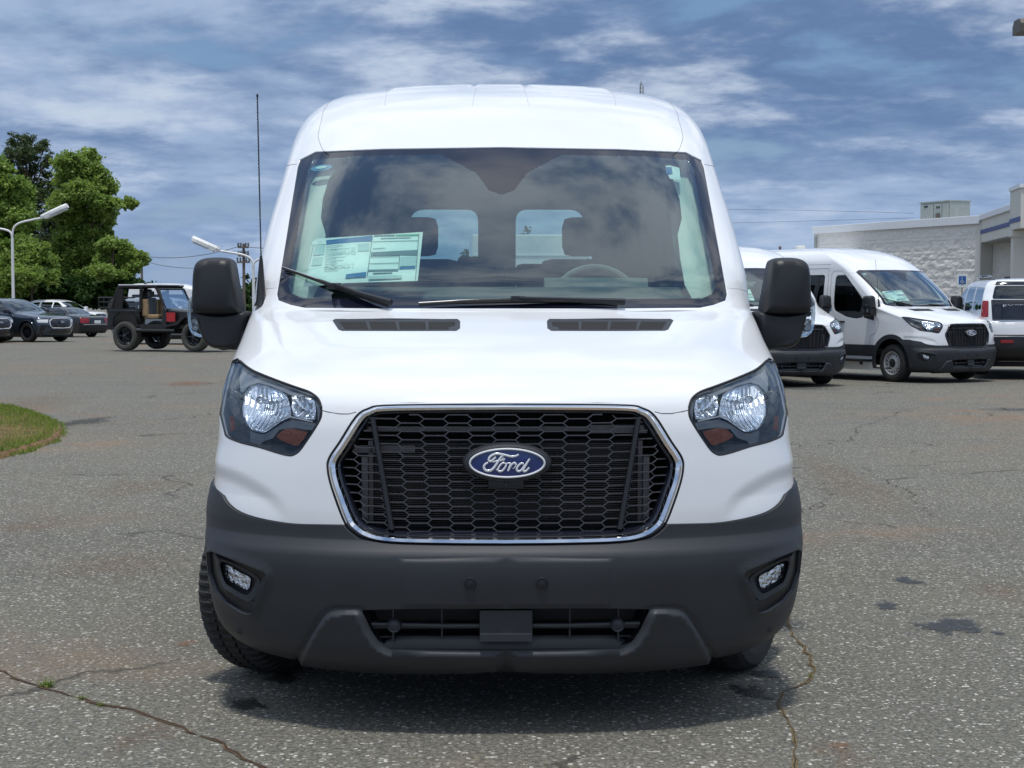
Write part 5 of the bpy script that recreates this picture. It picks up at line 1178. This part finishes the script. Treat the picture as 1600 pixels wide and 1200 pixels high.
s = MB(); s.box(cl - .05, cl + 2.25, -.35, 1.65, zpx(299, 56) - gz(60), zpx(293, 56) - gz(60), mtx=cm); s.build('tower_cap', M['coping'], bld)
s = MB(); s.box(cl, cl + 2.2, -.325, -.302, zt - .76, zt - .60, mtx=cm); s.box(cl - .025, cl - .002, -.3, 0, zt - .76, zt - .60, mtx=cm); s.build('blue_stripe', M['stripe'], bld)
s = MB(); s.box(cl + .04, cl + .6, -.26, .3, 0, zt - 1.25, mtx=cm); s.build('column', M['cream'], bld); s = MB(); s.box(cl - .04, cl + .68, -.34, .38, zt - 1.25, zt - 1.02, mtx=cm, bev=.03); s.build('column_head', M['cream'], bld)
dr = bl(1571, 432, 65.); s = MB(); s.box(dr.x - .05, dr.x + 2.0, .45, .55, 0, dr.z + .1); s.build('door_frame', M['cream'], bld); s = MB(); s.box(dr.x + .08, dr.x + 1.95, .42, .449, 0, dr.z - .02); s.build('entrance_door', M['gloss_black'], bld)
# rooftop unit
ru = at(1461, 74); ru.z = zpx(341, 74) - .3
e = empty('rooftop_unit', ru, wyaw, label='grey green ventilation unit standing on the dealership roof', cat='air conditioner'); k = 74 / F_PX; hh = 24 * k + .3
s = MB(); s.box(-39 * k, 30 * k, 0, 1.2, 0, hh, bev=.02); s.build('cabinet', M['unit'], e); s = MB(); s.box(-40 * k, 31 * k, -.05, 1.25, hh + .001, hh + .06); s.build('lid', M['unit'], e)
for x0, x1 in ((-37, -7), (-5, 12), (14, 28)): s = MB(); s.box(x0 * k, x1 * k, -.045, -.002, .1, hh - .08); s.build('access_panel', M['unit'], e)
s = MB(); s.box(-28 * k, -20 * k, -.06, -.047, hh - .22, hh - .13); s.build('name_plate', M['gloss_black'], e); s = MB(); s.box(0 * k, 9 * k, -.09, -.047, .25, .5); s.build('valve_cluster', M['lamp_dark'], e)
for x_ in (2, 7): s = MB(); s.box(x_ * k - .03, x_ * k + .03, -.08, -.047, hh - .3, hh - .2); s.build('latch', M['gloss_black'], e)
s = MB(); s.prism([(-39 * k, 0), (-52 * k, 0), (-39 * k, .75 * hh)], .2, 1.6, 'xz'); s.build('intake_hood', M['unit'], e)
# low annex behind the vans with its chimney vents
an = at(1215, 74); e = empty('annex_building', an, wyaw, label='low flat annex left of the block wall, mostly hidden by the white vans', cat='building'); k = 74 / F_PX; ah = zpx(397, 74) - an.z - .1
s = MB(); s.box(-4, 2.2, 0, 5, 0, ah); s.build('wall', M['cream'], e)
s = MB(); s.box(-4.1, 2.3, -.1, 5.1, ah + .001, ah + .08); s.build('roof', M['coping'], e)
vx = at(1255, 74); q = Vector((vx.x, vx.y + 1, zpx(392, 74))); s = MB(); s.lathe([(.001, -1.), (.20, -1.), (.20, .0), (.26, .0), (.26, .22), (.22, .24), (.22, .30), (.001, .30)], 'z', (0, 0, 0), 16); o = s.build('roof_vent', M['white_metal']); o.location = q; tag(o, 'white round vent pipe on the annex roof left of the block wall', 'roof vent')
vx = at(1223, 74); s = MB(); s.lathe([(.001, -1.), (.06, -1.), (.06, .15), (.10, .15), (.001, .25)], 'z', (0, 0, 0), 10); o = s.build('roof_vent', M['lamp_dark']); o.location = (vx.x, vx.y + 1, zpx(391, 74)); tag(o, 'small dark vent stub further left on the annex roof', 'roof vent')
# accessible parking sign
sg = at(1502, 63); e = empty('parking_sign', sg, label='blue and white accessible parking sign on a post in front of the block wall', cat='sign'); zc = zpx(437, 63) - sg.z
s = MB(); s.tube([(0, .02, 0), (0, .02, zc + .25)], .03, 6); s.build('post', M['unit'], e); s = MB(); s.box(-.20, .20, -.012, .0, zc - .32, zc + .22, bev=.004); s.build('sign_plate', M['paper'], e); s = MB(); s.box(-.145, .145, -.018, -.0125, zc - .18, zc + .14); s.build('sign_panel', M['sign_blue'], e)
s = MB(); s.tube([(-.02, -.03, zc + .02), (-.02, -.03, zc - .06), (.04, -.03, zc - .06), (.07, -.03, zc - .13)], .012, 5); s.tube([(.05 * math.cos(a) - .02, -.03, zc - .08 + .055 * math.sin(a)) for a in np.linspace(2.2, 6.0, 10)], .010, 5); s.lathe([(.022, -.03), (.02, -.038), (.001, -.038)], 'y', (-.02, 0, zc + .06), 10); s.build('wheelchair_symbol', M['paper'], e)
# ------------------------------------------------------------------ the two vans in the row to the right
def place(px, d, z=None): p = at(px, d); return p
def fwd(phi): return Vector((math.sin(phi), -math.cos(phi), 0))     # nose direction for a vehicle turned by phi
v1 = build_van(place(1254, 27.0), R(16), False, label='white passenger van partly hidden behind the right door mirror of the big van', cat='van', group='white vans parked in the row to the right')
v2 = copy_tree(v1); v2.location = place(1519, 28.7); v2.rotation_euler.z = R(32); v2['label'] = 'white passenger van seen three-quarter, black grille and papers in its windscreen'
# ------------------------------------------------------------------ generic cars on the same kind of shell
def build_car(T, spec, name, loc, yaw, paint, wheels, glassm='privacy', feats=(), step=.07, **kw):
    s = Shell(**T); e = empty(name, loc, yaw, **kw); polys = []; regs = []; mats = {'body': paint}; zt = s.z1
    for r, w, y in wheels:
        p = s.spoly([(y + (r + .06) * math.cos(a), r + (r + .06) * math.sin(a)) for a in np.linspace(-.2, PI + .2, 20)], 1); polys.append(p); regs.append(('gone', p))
    for key, kind, pts, m in spec:
        p = {'f': s.fpoly, 's': s.spoly, 'r': s.rpoly}[kind](pts, .15); polys.append(p); regs.append((key, p)); mats[key] = m
    As = np.concatenate([np.linspace(0, 1.2, int(1.2 / step)), np.arange(1.25, 6.2, .14), np.linspace(6.2, 7.4, int(1.1 / step))]); Bs = np.concatenate([np.arange(0, s.B1 - .02, step), [s.B1]])
    V, Fs = s.split(As, Bs, polys, regs, 'body')
    for k, f in Fs.items():
        if k == 'gone': continue
        mk = mats[k] if not isinstance(mats[k], str) else M[mats[k]]
        base = k.split('.')[0]
        if base in ('side_window', 'front_lamp', 'tail_lamp', 'fog_inlet'):
            for sd in 'LR': s.emit(base, V, f, mk, sides=sd, parent=e, off=-.006 if 'window' in base else .003)
        else: s.emit(base, V, f, mk, rim=.03, parent=e, off=0 if base == 'body' else (-.006 if base in ('windscreen', 'rear_window') else .003))
    L_ = float(s.yr(.5)); W_ = float(s.Ws(.5)); u = MB(); u.box(-W_ + .12, W_ - .12, .25, L_ - .25, .2, float(s.z0) + .32); u.box(-W_ + .25, W_ - .25, .3, L_ - .3, .4, .9); u.build('underbody', M['under'], e)
    for r, w, y in wheels:
        for sd in (-1, 1): wheel(e, sd * (W_ - w / 2 - .02), y, r, r, w, sd, M[kw.get('rim', 'gloss_black')] if False else M[T_RIM[name]], spokes=10 if name != 'sedan' else 7, rim_r=.72)
    return e, s
T_RIM = {'suv': 'gloss_black', 'sedan': 'steel', 'estate_suv': 'steel', 'small_car': 'steel', 'pickup_truck': 'steel'}
SUV = dict(yf=[(.22, .18), (.30, .06), (.45, .01), (.65, 0), (.85, .03), (.96, .10), (1.02, .25), (1.07, .60), (1.12, 1.05), (1.17, 1.42), (1.40, 1.85), (1.62, 2.30), (1.70, 2.62), (1.745, 3.0), (1.76, 3.4)],
    yr=[(.22, 4.8), (.35, 4.98), (.6, 5.04), (.95, 5.02), (1.1, 4.96), (1.4, 4.78), (1.62, 4.62), (1.70, 4.50), (1.745, 4.2), (1.76, 3.9)],
    Wf=[(.22, .84), (.4, .93), (.7, .98), (.95, .98), (1.05, .95), (1.12, .93), (1.2, .92), (1.62, .74), (1.70, .64), (1.745, .42), (1.76, .05)], Ws=[(.22, .90), (.4, .97), (.7, 1.0), (.95, 1.0), (1.1, .97), (1.2, .94), (1.62, .75), (1.70, .64), (1.745, .42), (1.76, .05)],
    Lf=[(.22, .5), (.9, .5), (1.1, .5), (1.2, .35), (1.76, .35)], Lr=[(.22, .35), (1.2, .25), (1.76, .3)], nf=[(.22, 2.5), (1.0, 2.5), (1.15, 2.2), (1.2, 2.6), (1.76, 2.6)], nr=4.)
suv_spec = [('windscreen', 'f', [(0, 1.185), (.80, 1.205), (.66, 1.60), (0, 1.65)], 'side_glass'), ('grille', 'f', rounded([(-.01, .93), (.42, .92), (.56, .82), (.54, .66), (.44, .58), (-.01, .57)], .05), 'gloss_black'), ('front_lamp', 'f', [(.60, .90), (.90, .90), (.95, .87), (.93, .78), (.64, .77)], 'bright'), ('lower_intake', 'f', [(-.01, .50), (.5, .50), (.62, .38), (-.01, .32)], 'gloss_black'), ('fog_inlet', 'f', [(.72, .68), (.88, .70), (.88, .45), (.74, .50)], 'black_plastic'),
    ('sill', 's', [(1.35, .20), (3.7, .20), (3.7, .36), (1.35, .36)], 'black_plastic'),
    ('side_window', 's', [(1.98, 1.18), (2.78, 1.18), (2.78, 1.60), (2.52, 1.60), (2.30, 1.48)], 'privacy'), ('side_window.2', 's', [(2.88, 1.18), (3.68, 1.19), (3.64, 1.60), (2.88, 1.61)], 'privacy'), ('side_window.3', 's', [(3.80, 1.19), (4.55, 1.22), (4.35, 1.56), (3.76, 1.60)], 'privacy'), ('rear_window', 'r', [(-.01, 1.22), (.74, 1.22), (.66, 1.56), (-.01, 1.60)], 'privacy')]
def car_details(e, s, T, m, W_=.97, mirror_y=1.75, z=1.2, badge=None, handles=(2.7, 3.6), lamp=None):
    for sd in (-1, 1):
        q = MB(); x = W_; q.box(sd * x if sd > 0 else -x - .22, sd * x + .22 if sd > 0 else -x, mirror_y, mirror_y + .12, z - .02, z + .14, bev=.03); q.build('door_mirror', m, e)
        for y in handles:
            A, B = s.side(y, z - .22); p = s.P(A, B); q = MB(); x = float(p[0]) * sd; q.box(min(x - .005 * sd, x + .03 * sd), max(x - .005 * sd, x + .03 * sd), y - .1, y + .1, z - .235, z - .205, bev=.01); q.build('door_handle', m, e)
    if badge: ford_badge(e, Vector(badge[:3]), badge[3])
M['suv_paint'] = mat('blue_grey_car_paint', (.040, .058, .085), .22, metal=.55, coat=.9)
def explorer(px, d, phi, label):
    e, s = build_car(SUV, suv_spec, 'suv', at(px, d), phi, M['suv_paint'], [(.39, .26, .93), (.39, .26, 3.95)], label=label, cat='car', group='dark cars parked by the trees')
    car_details(e, s, SUV, M['gloss_black'], .95, 1.85, 1.16, (0, -.03, .80, .20))
    A = np.array([q[0] for q in s.fpoly(rounded([(.44, .93), (.58, .82), (.56, .65), (.45, .56)], .04), .1)]); 
    q = MB(); ring = [(x, float(s.yfront(x, z)) - .012, z) for x, z in [(-.42, .935), (0, .945), (.42, .935), (.57, .83), (.555, .65), (.45, .565), (0, .555), (-.45, .565), (-.555, .65), (-.57, .83)]]; q.tube(ring, .018, 6, True); q.build('grille_surround', M['bright'], e)
    q = MB()
    for sd in (-1, 1): 
        ps = [s.P(*s.side(.93 + .47 * math.cos(a), .39 + .47 * math.sin(a))) for a in np.linspace(-.1, PI + .1, 18)]; q = MB(); q.tube([(p[0] * sd, p[1], p[2]) for p in ps], .022, 5); q.build('wheel_arch_trim', M['suv_paint'], e)
    return e
explorer(97, 62, R(61), 'blue-grey SUV with black wheels parked in front of the trees, nose to the right')
explorer(2, 60, R(61), 'second dark SUV at the left edge, only its nose in the picture')
SED = dict(yf=[(.20, .15), (.35, .02), (.5, 0), (.7, .04), (.78, .15), (.84, .45), (.90, .9), (.95, 1.30), (1.15, 1.75), (1.33, 2.25), (1.40, 2.6), (1.425, 2.9)],
    yr=[(.20, 4.75), (.35, 4.90), (.6, 4.93), (.9, 4.90), (.98, 4.80), (1.02, 4.35), (1.05, 4.12), (1.20, 3.82), (1.34, 3.50), (1.40, 3.3), (1.425, 3.05)],
    Wf=[(.2, .82), (.4, .90), (.7, .93), (.85, .90), (.95, .87), (1.05, .82), (1.33, .62), (1.40, .46), (1.425, .05)], Ws=[(.2, .85), (.4, .91), (.7, .935), (.9, .93), (1.0, .88), (1.05, .83), (1.33, .63), (1.40, .47), (1.425, .05)],
    Lf=[(.2, .45), (.9, .45), (1.0, .35), (1.425, .25)], Lr=[(.2, .25), (1.0, .3), (1.425, .25)], nf=[(.2, 2.5), (1.425, 2.5)], nr=3.5)
sed_spec = [('windscreen', 'f', [(0, .97), (.70, 1.0), (.56, 1.30), (0, 1.36)], 'side_glass'), ('side_window', 's', [(1.90, 1.02), (2.9, 1.02), (2.9, 1.34), (2.5, 1.34), (2.2, 1.22)], 'side_glass'), ('side_window.2', 's', [(2.98, 1.02), (3.75, 1.03), (3.55, 1.24), (3.3, 1.34), (2.98, 1.34)], 'side_glass'), ('rear_window', 'r', [(-.01, 1.08), (.68, 1.08), (.56, 1.30), (-.01, 1.33)], 'side_glass'),
    ('tail_lamp', 'r', rounded([(.50, .92), (.90, .92), (.91, .68), (.52, .68)], .04), 'red_lens'), ('bumper', 'r', [(-.01, .58), (.95, .58), (.95, .22), (-.01, .20)], 'black_plastic')]
phi = R(45)
nose = at(162, 78) - 4.9 * Vector((-math.sin(R(-48)), math.cos(R(-48)), 0)) * 1
e, s = build_car(SED, sed_spec, 'sedan', at(88, 82), R(-118), M['black_paint'], [(.33, .22, .9), (.33, .22, 3.8)], label='black sedan with square red tail lamp, half hidden behind the blue-grey SUV', cat='car', group='dark cars parked by the trees')
e.location = at(152, 72) - Matrix.Rotation(e.rotation_euler.z, 3, 'Z') @ Vector((0, 4.9, 0))
e.location.z = gz(72)
car_details(e, s, SED, M['black_paint'], .88, 1.75, 1.02, None, (2.7, 3.5))
for key, x0, x1, z0, z1, m_ in (('number_plate', -.2, .2, .66, .80, 'paper'), ('rear_trim', -.9, .9, .60, .63, 'chrome')):
    q = MB(); q.box(x0, x1, 4.93, 4.95, z0, z1, bev=.004); q.build(key, M[m_], e)
# white cars and a truck cab far behind
def whites(name, px, d, yaw, label, T=SED, spec=sed_spec, paint='white', zl=0., grp='pale cars parked far behind'):
    e, s = build_car(T, spec, name, at(px, d), yaw, M[paint], [(.33, .22, .9), (.33, .22, 3.8)] if T is SED else [(.39, .26, .93), (.39, .26, 3.95)], step=.1, label=label, cat='car', group=grp); car_details(e, s, T, M[paint], .9, 1.75, 1.05 if T is SED else 1.2); e.location.z += zl; return e
whites('small_car', 118, 90, R(80), 'low white car roof showing above the black sedan')
whites('suv', 160, 92, R(70), 'white SUV directly left of the open off-road car', SUV, suv_spec); 
v3 = copy_tree(v1); v3.location = at(385, 80); v3.rotation_euler.z = R(92); v3['label'] = 'white passenger van side-on behind the open off-road car'; v3['group'] = 'pale cars parked far behind'
whites('small_car', 1492, 45, R(60), 'white car roof between the three-quarter van and the white SUV')
M['silver'] = mat('silver_grey_paint', (.22, .26, .30), .3, metal=.4, coat=.6)
whites('suv', 378, 58, R(75), 'grey car showing between the left door mirror and the van', SUV, suv_spec, 'silver')
# trailer seen through the rear windows
tr = at(845, 40); e = empty('cargo_trailer', tr, R(4), label='white box trailer with ribbed side seen through the big van rear windows', cat='trailer'); zt = zpx(367, 40) - tr.z
s = MB(); s.box(-1.75, 1.2, 0, 2.2, .7, zt, bev=.03); s.build('box_body', M['white'], e)
for i in range(6): s = MB(); z = 1.1 + i * .32; s.box(-1.74, 1.19, -.02, -.002, z, z + .035); s.build('side_rib', M['white'], e)
for x in (-.6, .2):
    for y in (.1, 2.0): wheel(e, x, y, .33, .33, .2, -1, M['steel'])
s = MB(); s.box(-1.7, 1.15, .2, 2.0, .45, .699); s.tube([(1.1, 1.1, .55), (2.0, 1.1, .5)], .06, 6); s.build('chassis', M['under'], e)
# ------------------------------------------------------------------ white SUV at the right edge, seen from behind
BIG = dict(yf=[(.30, .15), (.5, 0), (.9, 0), (1.08, .08), (1.16, .35), (1.2, .9), (1.25, 1.4), (1.6, 1.95), (1.80, 2.4), (1.88, 2.9), (1.91, 3.3)],
    yr=[(.30, 5.1), (.42, 5.3), (.60, 5.36), (.80, 5.35), (1.02, 5.33), (1.07, 5.26), (1.2, 5.24), (1.45, 5.20), (1.6, 5.13), (1.78, 5.06), (1.86, 4.98), (1.90, 4.7), (1.91, 4.4)],
    Wf=[(.3, .9), (.6, .99), (1.1, 1.0), (1.25, .97), (1.8, .84), (1.88, .70), (1.91, .05)], Ws=[(.3, .95), (.6, 1.01), (1.1, 1.015), (1.22, .995), (1.78, .87), (1.86, .76), (1.90, .45), (1.91, .05)],
    Lf=[(.3, .45), (1.2, .5), (1.91, .35)], Lr=[(.3, .22), (.8, .22), (1.6, .16), (1.91, .25)], nf=[(.3, 2.6), (1.91, 2.6)], nr=5.)
big_spec = [('windscreen', 'f', [(0, 1.27), (.85, 1.3), (.74, 1.76), (0, 1.8)], 'side_glass'), ('rear_window', 'r', rounded([(-.80, 1.50), (.80, 1.50), (.73, 1.76), (-.73, 1.76)], .05), 'privacy'), ('tailgate_panel', 'r', rounded([(-.80, 1.08), (.80, 1.08), (.82, 1.49), (-.82, 1.49)], .03), 'gloss_black'), ('spoiler_band', 'r', [(-.73, 1.77), (.73, 1.77), (.68, 1.84), (-.68, 1.84)], 'gloss_black'),
    ('tail_lamp', 'r', rounded([(.86, 1.47), (.97, 1.47), (.995, 1.16), (.87, 1.15)], .03), 'red_lens'), ('rear_bumper', 'r', [(-1.0, .78), (1.0, .78), (1.0, .31), (-1.0, .31)], 'black_plastic'), ('sill', 's', [(1.4, .3), (3.9, .3), (3.9, .5), (1.4, .5)], 'black_plastic'),
    ('side_window', 's', [(2.1, 1.27), (2.95, 1.27), (2.95, 1.74), (2.7, 1.74), (2.4, 1.6)], 'privacy'), ('side_window.2', 's', [(3.05, 1.27), (3.95, 1.27), (3.95, 1.75), (3.05, 1.75)], 'privacy'), ('side_window.3', 's', [(4.05, 1.27), (5.0, 1.30), (4.92, 1.72), (4.05, 1.75)], 'privacy')]
for q_ in range(len(big_spec)):
    k_, kind_, pts_, m_ = big_spec[q_]
    if kind_ == 'r': big_spec[q_] = (k_, kind_, [(max(x, 0), z) for x, z in pts_], m_)
rc_ = at(1533, 30.0); yaw = R(180 - 171) * -1; ya = R(-7)
e, s = build_car(BIG, big_spec, 'estate_suv', (0, 0, 0), ya, M['white'], [(.41, .28, 1.0), (.41, .28, 4.1)], label='white SUV seen from behind at the right edge, black tailgate panel and red tail lamps', cat='car')
m3 = Matrix.Rotation(ya, 3, 'Z'); # travels away from the camera: turn so that the tail faces us
e.rotation_euler.z = ya + PI; m3 = Matrix.Rotation(ya + PI, 3, 'Z'); e.location = rc_ - m3 @ Vector((1.0, 5.2, 0)); e.location.z = gz(25) + .05
car_details(e, s, BIG, M['gloss_black'], 1.0, 2.1, 1.28, None, (2.9, 3.9))
mesh_text('EXPEDITION', lambda u, v: Vector((.62 - u * .098 * 1.9 * .98, 5.215, 1.355 + v * .062)), 'tailgate_lettering', M['bright'], e)
for q_ in (0,):
    q = MB(); q.box(-.16, .16, 5.23, 5.25, 1.14, 1.29, bev=.004); q.build('number_plate', M['paper'], e)
    for sd in (-1, 1):
        q = MB(); q.tube([(sd * .70, 2.9, 1.90), (sd * .72, 3.1, 1.96), (sd * .72, 4.5, 1.95), (sd * .70, 4.75, 1.88)], .022, 6); q.build('roof_rail', M['gloss_black'], e)
        q = MB(); q.box(sd * .55 - .12, sd * .55 + .12, 5.365, 5.375, .66, .72, bev=.004); q.build('reflector', M['red_lens'], e)
    q = MB(); q.box(-.80, .80, 5.255, 5.27, 1.085, 1.10); q.build('chrome_strip', M['chrome'], e)
    q = MB(); q.box(-.98, .98, 5.355, 5.365, .80, .82); q.build('bumper_edge', M['seam'], e)
# ------------------------------------------------------------------ open black off-road car
M['thin_glass'] = glass('thin_glass', (.75, .82, .82), .5); M['tan'] = mat('tan_seat', (.30, .20, .11), .8, var=.2, vscale=5); M['grey_fabric'] = mat('grey_seat_fabric', (.09, .10, .11), .9); M['jeep_red'] = mat('red_paint', (.42, .02, .025), .4); M['dusty_rubber'] = mat('dusty_tyre', (.055, .055, .048), .9, var=.25, vscale=6); M['jeep_black'] = mat('black_tub_paint', (.012, .012, .014), .3, coat=.3); M['canvas'] = mat('black_canvas', (.014, .014, .015), .9, bump=(60, .006)); M['canvas_top'] = mat('pale_top', (.62, .64, .66), .5)
phiJ = R(66); fj = fwd(phiJ)
e = empty('off_road_car', (0, 0, 0), phiJ, label='open black off-road car without doors, tan seats and big muddy tyres', cat='car')
nw = at(199, 49.) # near rear wheel
e.location = nw - Matrix.Rotation(phiJ, 3, 'Z') @ Vector((-.72, 3.05, 0)) * 1.07; e.location.z = gz(44) + .03; e.scale = (1.07, 1.07, 1.07)
J = 'x -> width, y -> length from the nose'
wb0, wb1 = .62, 3.05; RW = .43
tub = MB(); 
prof = [(1.62, .72), (1.62, 1.18), (1.72, 1.28), (1.78, .78), (2.55, .78), (2.62, 1.22), (3.70, 1.24), (3.74, .72), (3.55, .72), (3.50, .98), (3.28, 1.14), (2.84, 1.14), (2.60, .94), (2.52, .66), (1.62, .66)]
for sd in (-1, 1):
    tub.prism(prof, sd * .74 - .03, sd * .74 + .03, 'yz')
tub.box(-.71, .71, 1.62, 3.68, .62, .70); tub.box(-.71, .71, 3.66, 3.72, .70, 1.22); tub.box(-.71, .71, 1.60, 1.70, .70, 1.22); tub.build('tub', M['jeep_black'], e)
hd = MB(); hd.loops([[(x * w, y, z) for x, z in ((-1, 0.82), (-1, zt), (-.85, zt + .05), (.85, zt + .05), (1, zt), (1, .82))] for y, w, zt in ((.28, .52, 1.06), (.9, .58, 1.12), (1.6, .70, 1.18))], True, False); hd.build('hood', M['jeep_black'], e)
gr = MB(); gr.box(-.5, .5, .22, .30, .74, 1.06, bev=.02); gr.build('grille', M['jeep_black'], e)
for i in range(7): q = MB(); q.box(-.27 + i * .09 - .02, -.27 + i * .09 + .02, .205, .219, .80, 1.0); q.build('grille_slot', M['under'], e)
for sd in (-1, 1):
    q = MB(); q.lathe([(.10, .22), (.10, .19), (.08, .18), (.001, .175)], 'y', (sd * .40, 0, .93), 20); q.build('headlight', M['bright'], e)
    q = MB(); q.prism([(.18, 1.0), (.95, 1.06), (1.25, .82), (1.62, .76), (1.62, .70), (1.2, .76), (.92, .98), (.18, .93)], min(sd * .52, sd * .84), max(sd * .52, sd * .84), 'yz'); q.build('front_wing', M['jeep_black'], e)
    q = MB(); q.box(min(sd * .76, sd * .90), max(sd * .76, sd * .90), 2.5, 3.62, 1.14, 1.18, bev=.01); q.build('rear_wing', M['jeep_black'], e)
    q = MB(); q.box(sd * .775 - .008, sd * .775 + .008, 1.30, 1.60, .86, 1.12); q.build('red_side_panel', M['jeep_red'], e)
    q = MB(); q.tube([(sd * .80, 1.3, .60), (sd * .80, 2.7, .60)], .05, 8); q.build('rock_rail', M['jeep_black'], e)
cage = MB()
for sd in (-1, 1):
    cage.tube(catmull([(sd * .68, 1.72, 1.2), (sd * .62, 2.02, 1.76), (sd * .62, 2.15, 1.86), (sd * .62, 2.6, 1.88), (sd * .62, 3.3, 1.86), (sd * .64, 3.45, 1.78), (sd * .68, 3.62, 1.22)], 4), .042, 8); cage.tube([(sd * .66, 2.60, 1.2), (sd * .62, 2.60, 1.88)], .05, 8)
for y, z in ((2.1, 1.84), (2.6, 1.88), (3.35, 1.84)): cage.tube([(-.62, y, z), (.62, y, z)], .04, 8)
cage.build('roll_cage', M['canvas'], e)
for x0, x1 in ((-.68, -.64), (.64, .68)): q = MB(); q.prism([(3.25, 1.22), (3.20, 1.80), (3.42, 1.82), (3.62, 1.24)], x0, x1, 'yz'); q.build('side_canvas', M['canvas'], e)
q = MB(); q.box(-.64, .64, 1.98, 3.42, 1.905, 1.94, bev=.012); q.build('soft_top', M['canvas_top'], e)
q = MB(); q.box(-.66, .66, 2.02, 3.4, 1.86, 1.90); q.build('top_frame', M['canvas'], e)
q = MB(); q.tube([(-.66, 1.70, 1.2), (-.60, 1.98, 1.80), (.60, 1.98, 1.80), (.66, 1.70, 1.2)], .035, 6, True); q.build('windscreen_frame', M['jeep_black'], e)
q = MB(); q.add([(-.64, 1.71, 1.22), (.64, 1.71, 1.22), (.59, 1.97, 1.78), (-.59, 1.97, 1.78)], [(0, 1, 2, 3)]); q.build('windscreen', M['thin_glass'], e)
for x in (-.34, .34):
    sm = link('bucket_seat', None, e); q = MB(); q.box(x - .25, x + .25, 2.05, 2.55, .92, 1.06, bev=.05); q.box(x - .27, x - .18, 2.4, 2.6, 1.0, 1.5, bev=.03); q.box(x + .18, x + .27, 2.4, 2.6, 1.0, 1.5, bev=.03); q.build('seat_bolsters', M['tan'], sm)
    q = MB(); q.box(x - .19, x + .19, 2.40, 2.52, 1.02, 1.55, bev=.05); q.box(x - .12, x + .12, 2.42, 2.52, 1.56, 1.74, bev=.04); q.build('seat_back', M['grey_fabric'], sm)
q = MB(); q.tube([(-.34 + .17 * math.cos(a) + .68, 1.95 - .06 * math.sin(a), 1.2 + .16 * math.sin(a)) for a in np.linspace(0, 2 * PI, 20)[:-1]], .015, 6, True); q.build('steering_wheel', M['jeep_black'], e)
q = MB(); q.box(-.68, .68, 1.62, 1.80, 1.05, 1.24, bev=.03); q.build('dashboard', M['jeep_black'], e)
for x_, y_ in ((-.72, wb0), (.72, wb0), (-.72, wb1), (.72, wb1)): wheel(e, x_, y_, RW, RW, .30, 1 if x_ > 0 else -1, M['gloss_black'], steer=0, spokes=5, rim_r=.50, tyre_m=M['dusty_rubber'])
q = MB(); q.tube([(-.7, wb0, RW), (.7, wb0, RW)], .06, 8); q.tube([(-.7, wb1, RW), (.7, wb1, RW)], .06, 8); q.box(-.35, .35, .3, 3.6, .50, .60); q.build('chassis', M['under'], e)
q = MB(); q.box(-.62, .62, .02, .16, .62, .76, bev=.02); q.build('front_bumper', M['jeep_black'], e); q = MB(); q.box(-.62, .62, 3.74, 3.88, .60, .74, bev=.02); q.build('rear_bumper', M['jeep_black'], e)
wheel(e, 0, 3.92, 1.15, .40, .26, 1, M['gloss_black'], steer=PI / 2, spokes=5, rim_r=.5, name='spare_wheel')
q = MB()
for z in (1.25, 1.42, 1.55): q.tube([(-.5, 3.72, z), (-.5, 4.25, z), (.5, 4.25, z), (.5, 3.72, z)], .025, 5)
for x in (-.5, -.25, 0, .25, .5): q.tube([(x, 4.25, 1.25), (x, 4.25, 1.55)], .018, 5)
q.build('rear_rack', M['jeep_black'], e)
q = MB(); q.lathe([(.05, 0), (.05, .03), (.001, .05)], 'z', (-.3, 2.7, 1.95), 10); q.build('roof_beacon', M['gloss_black'], e)
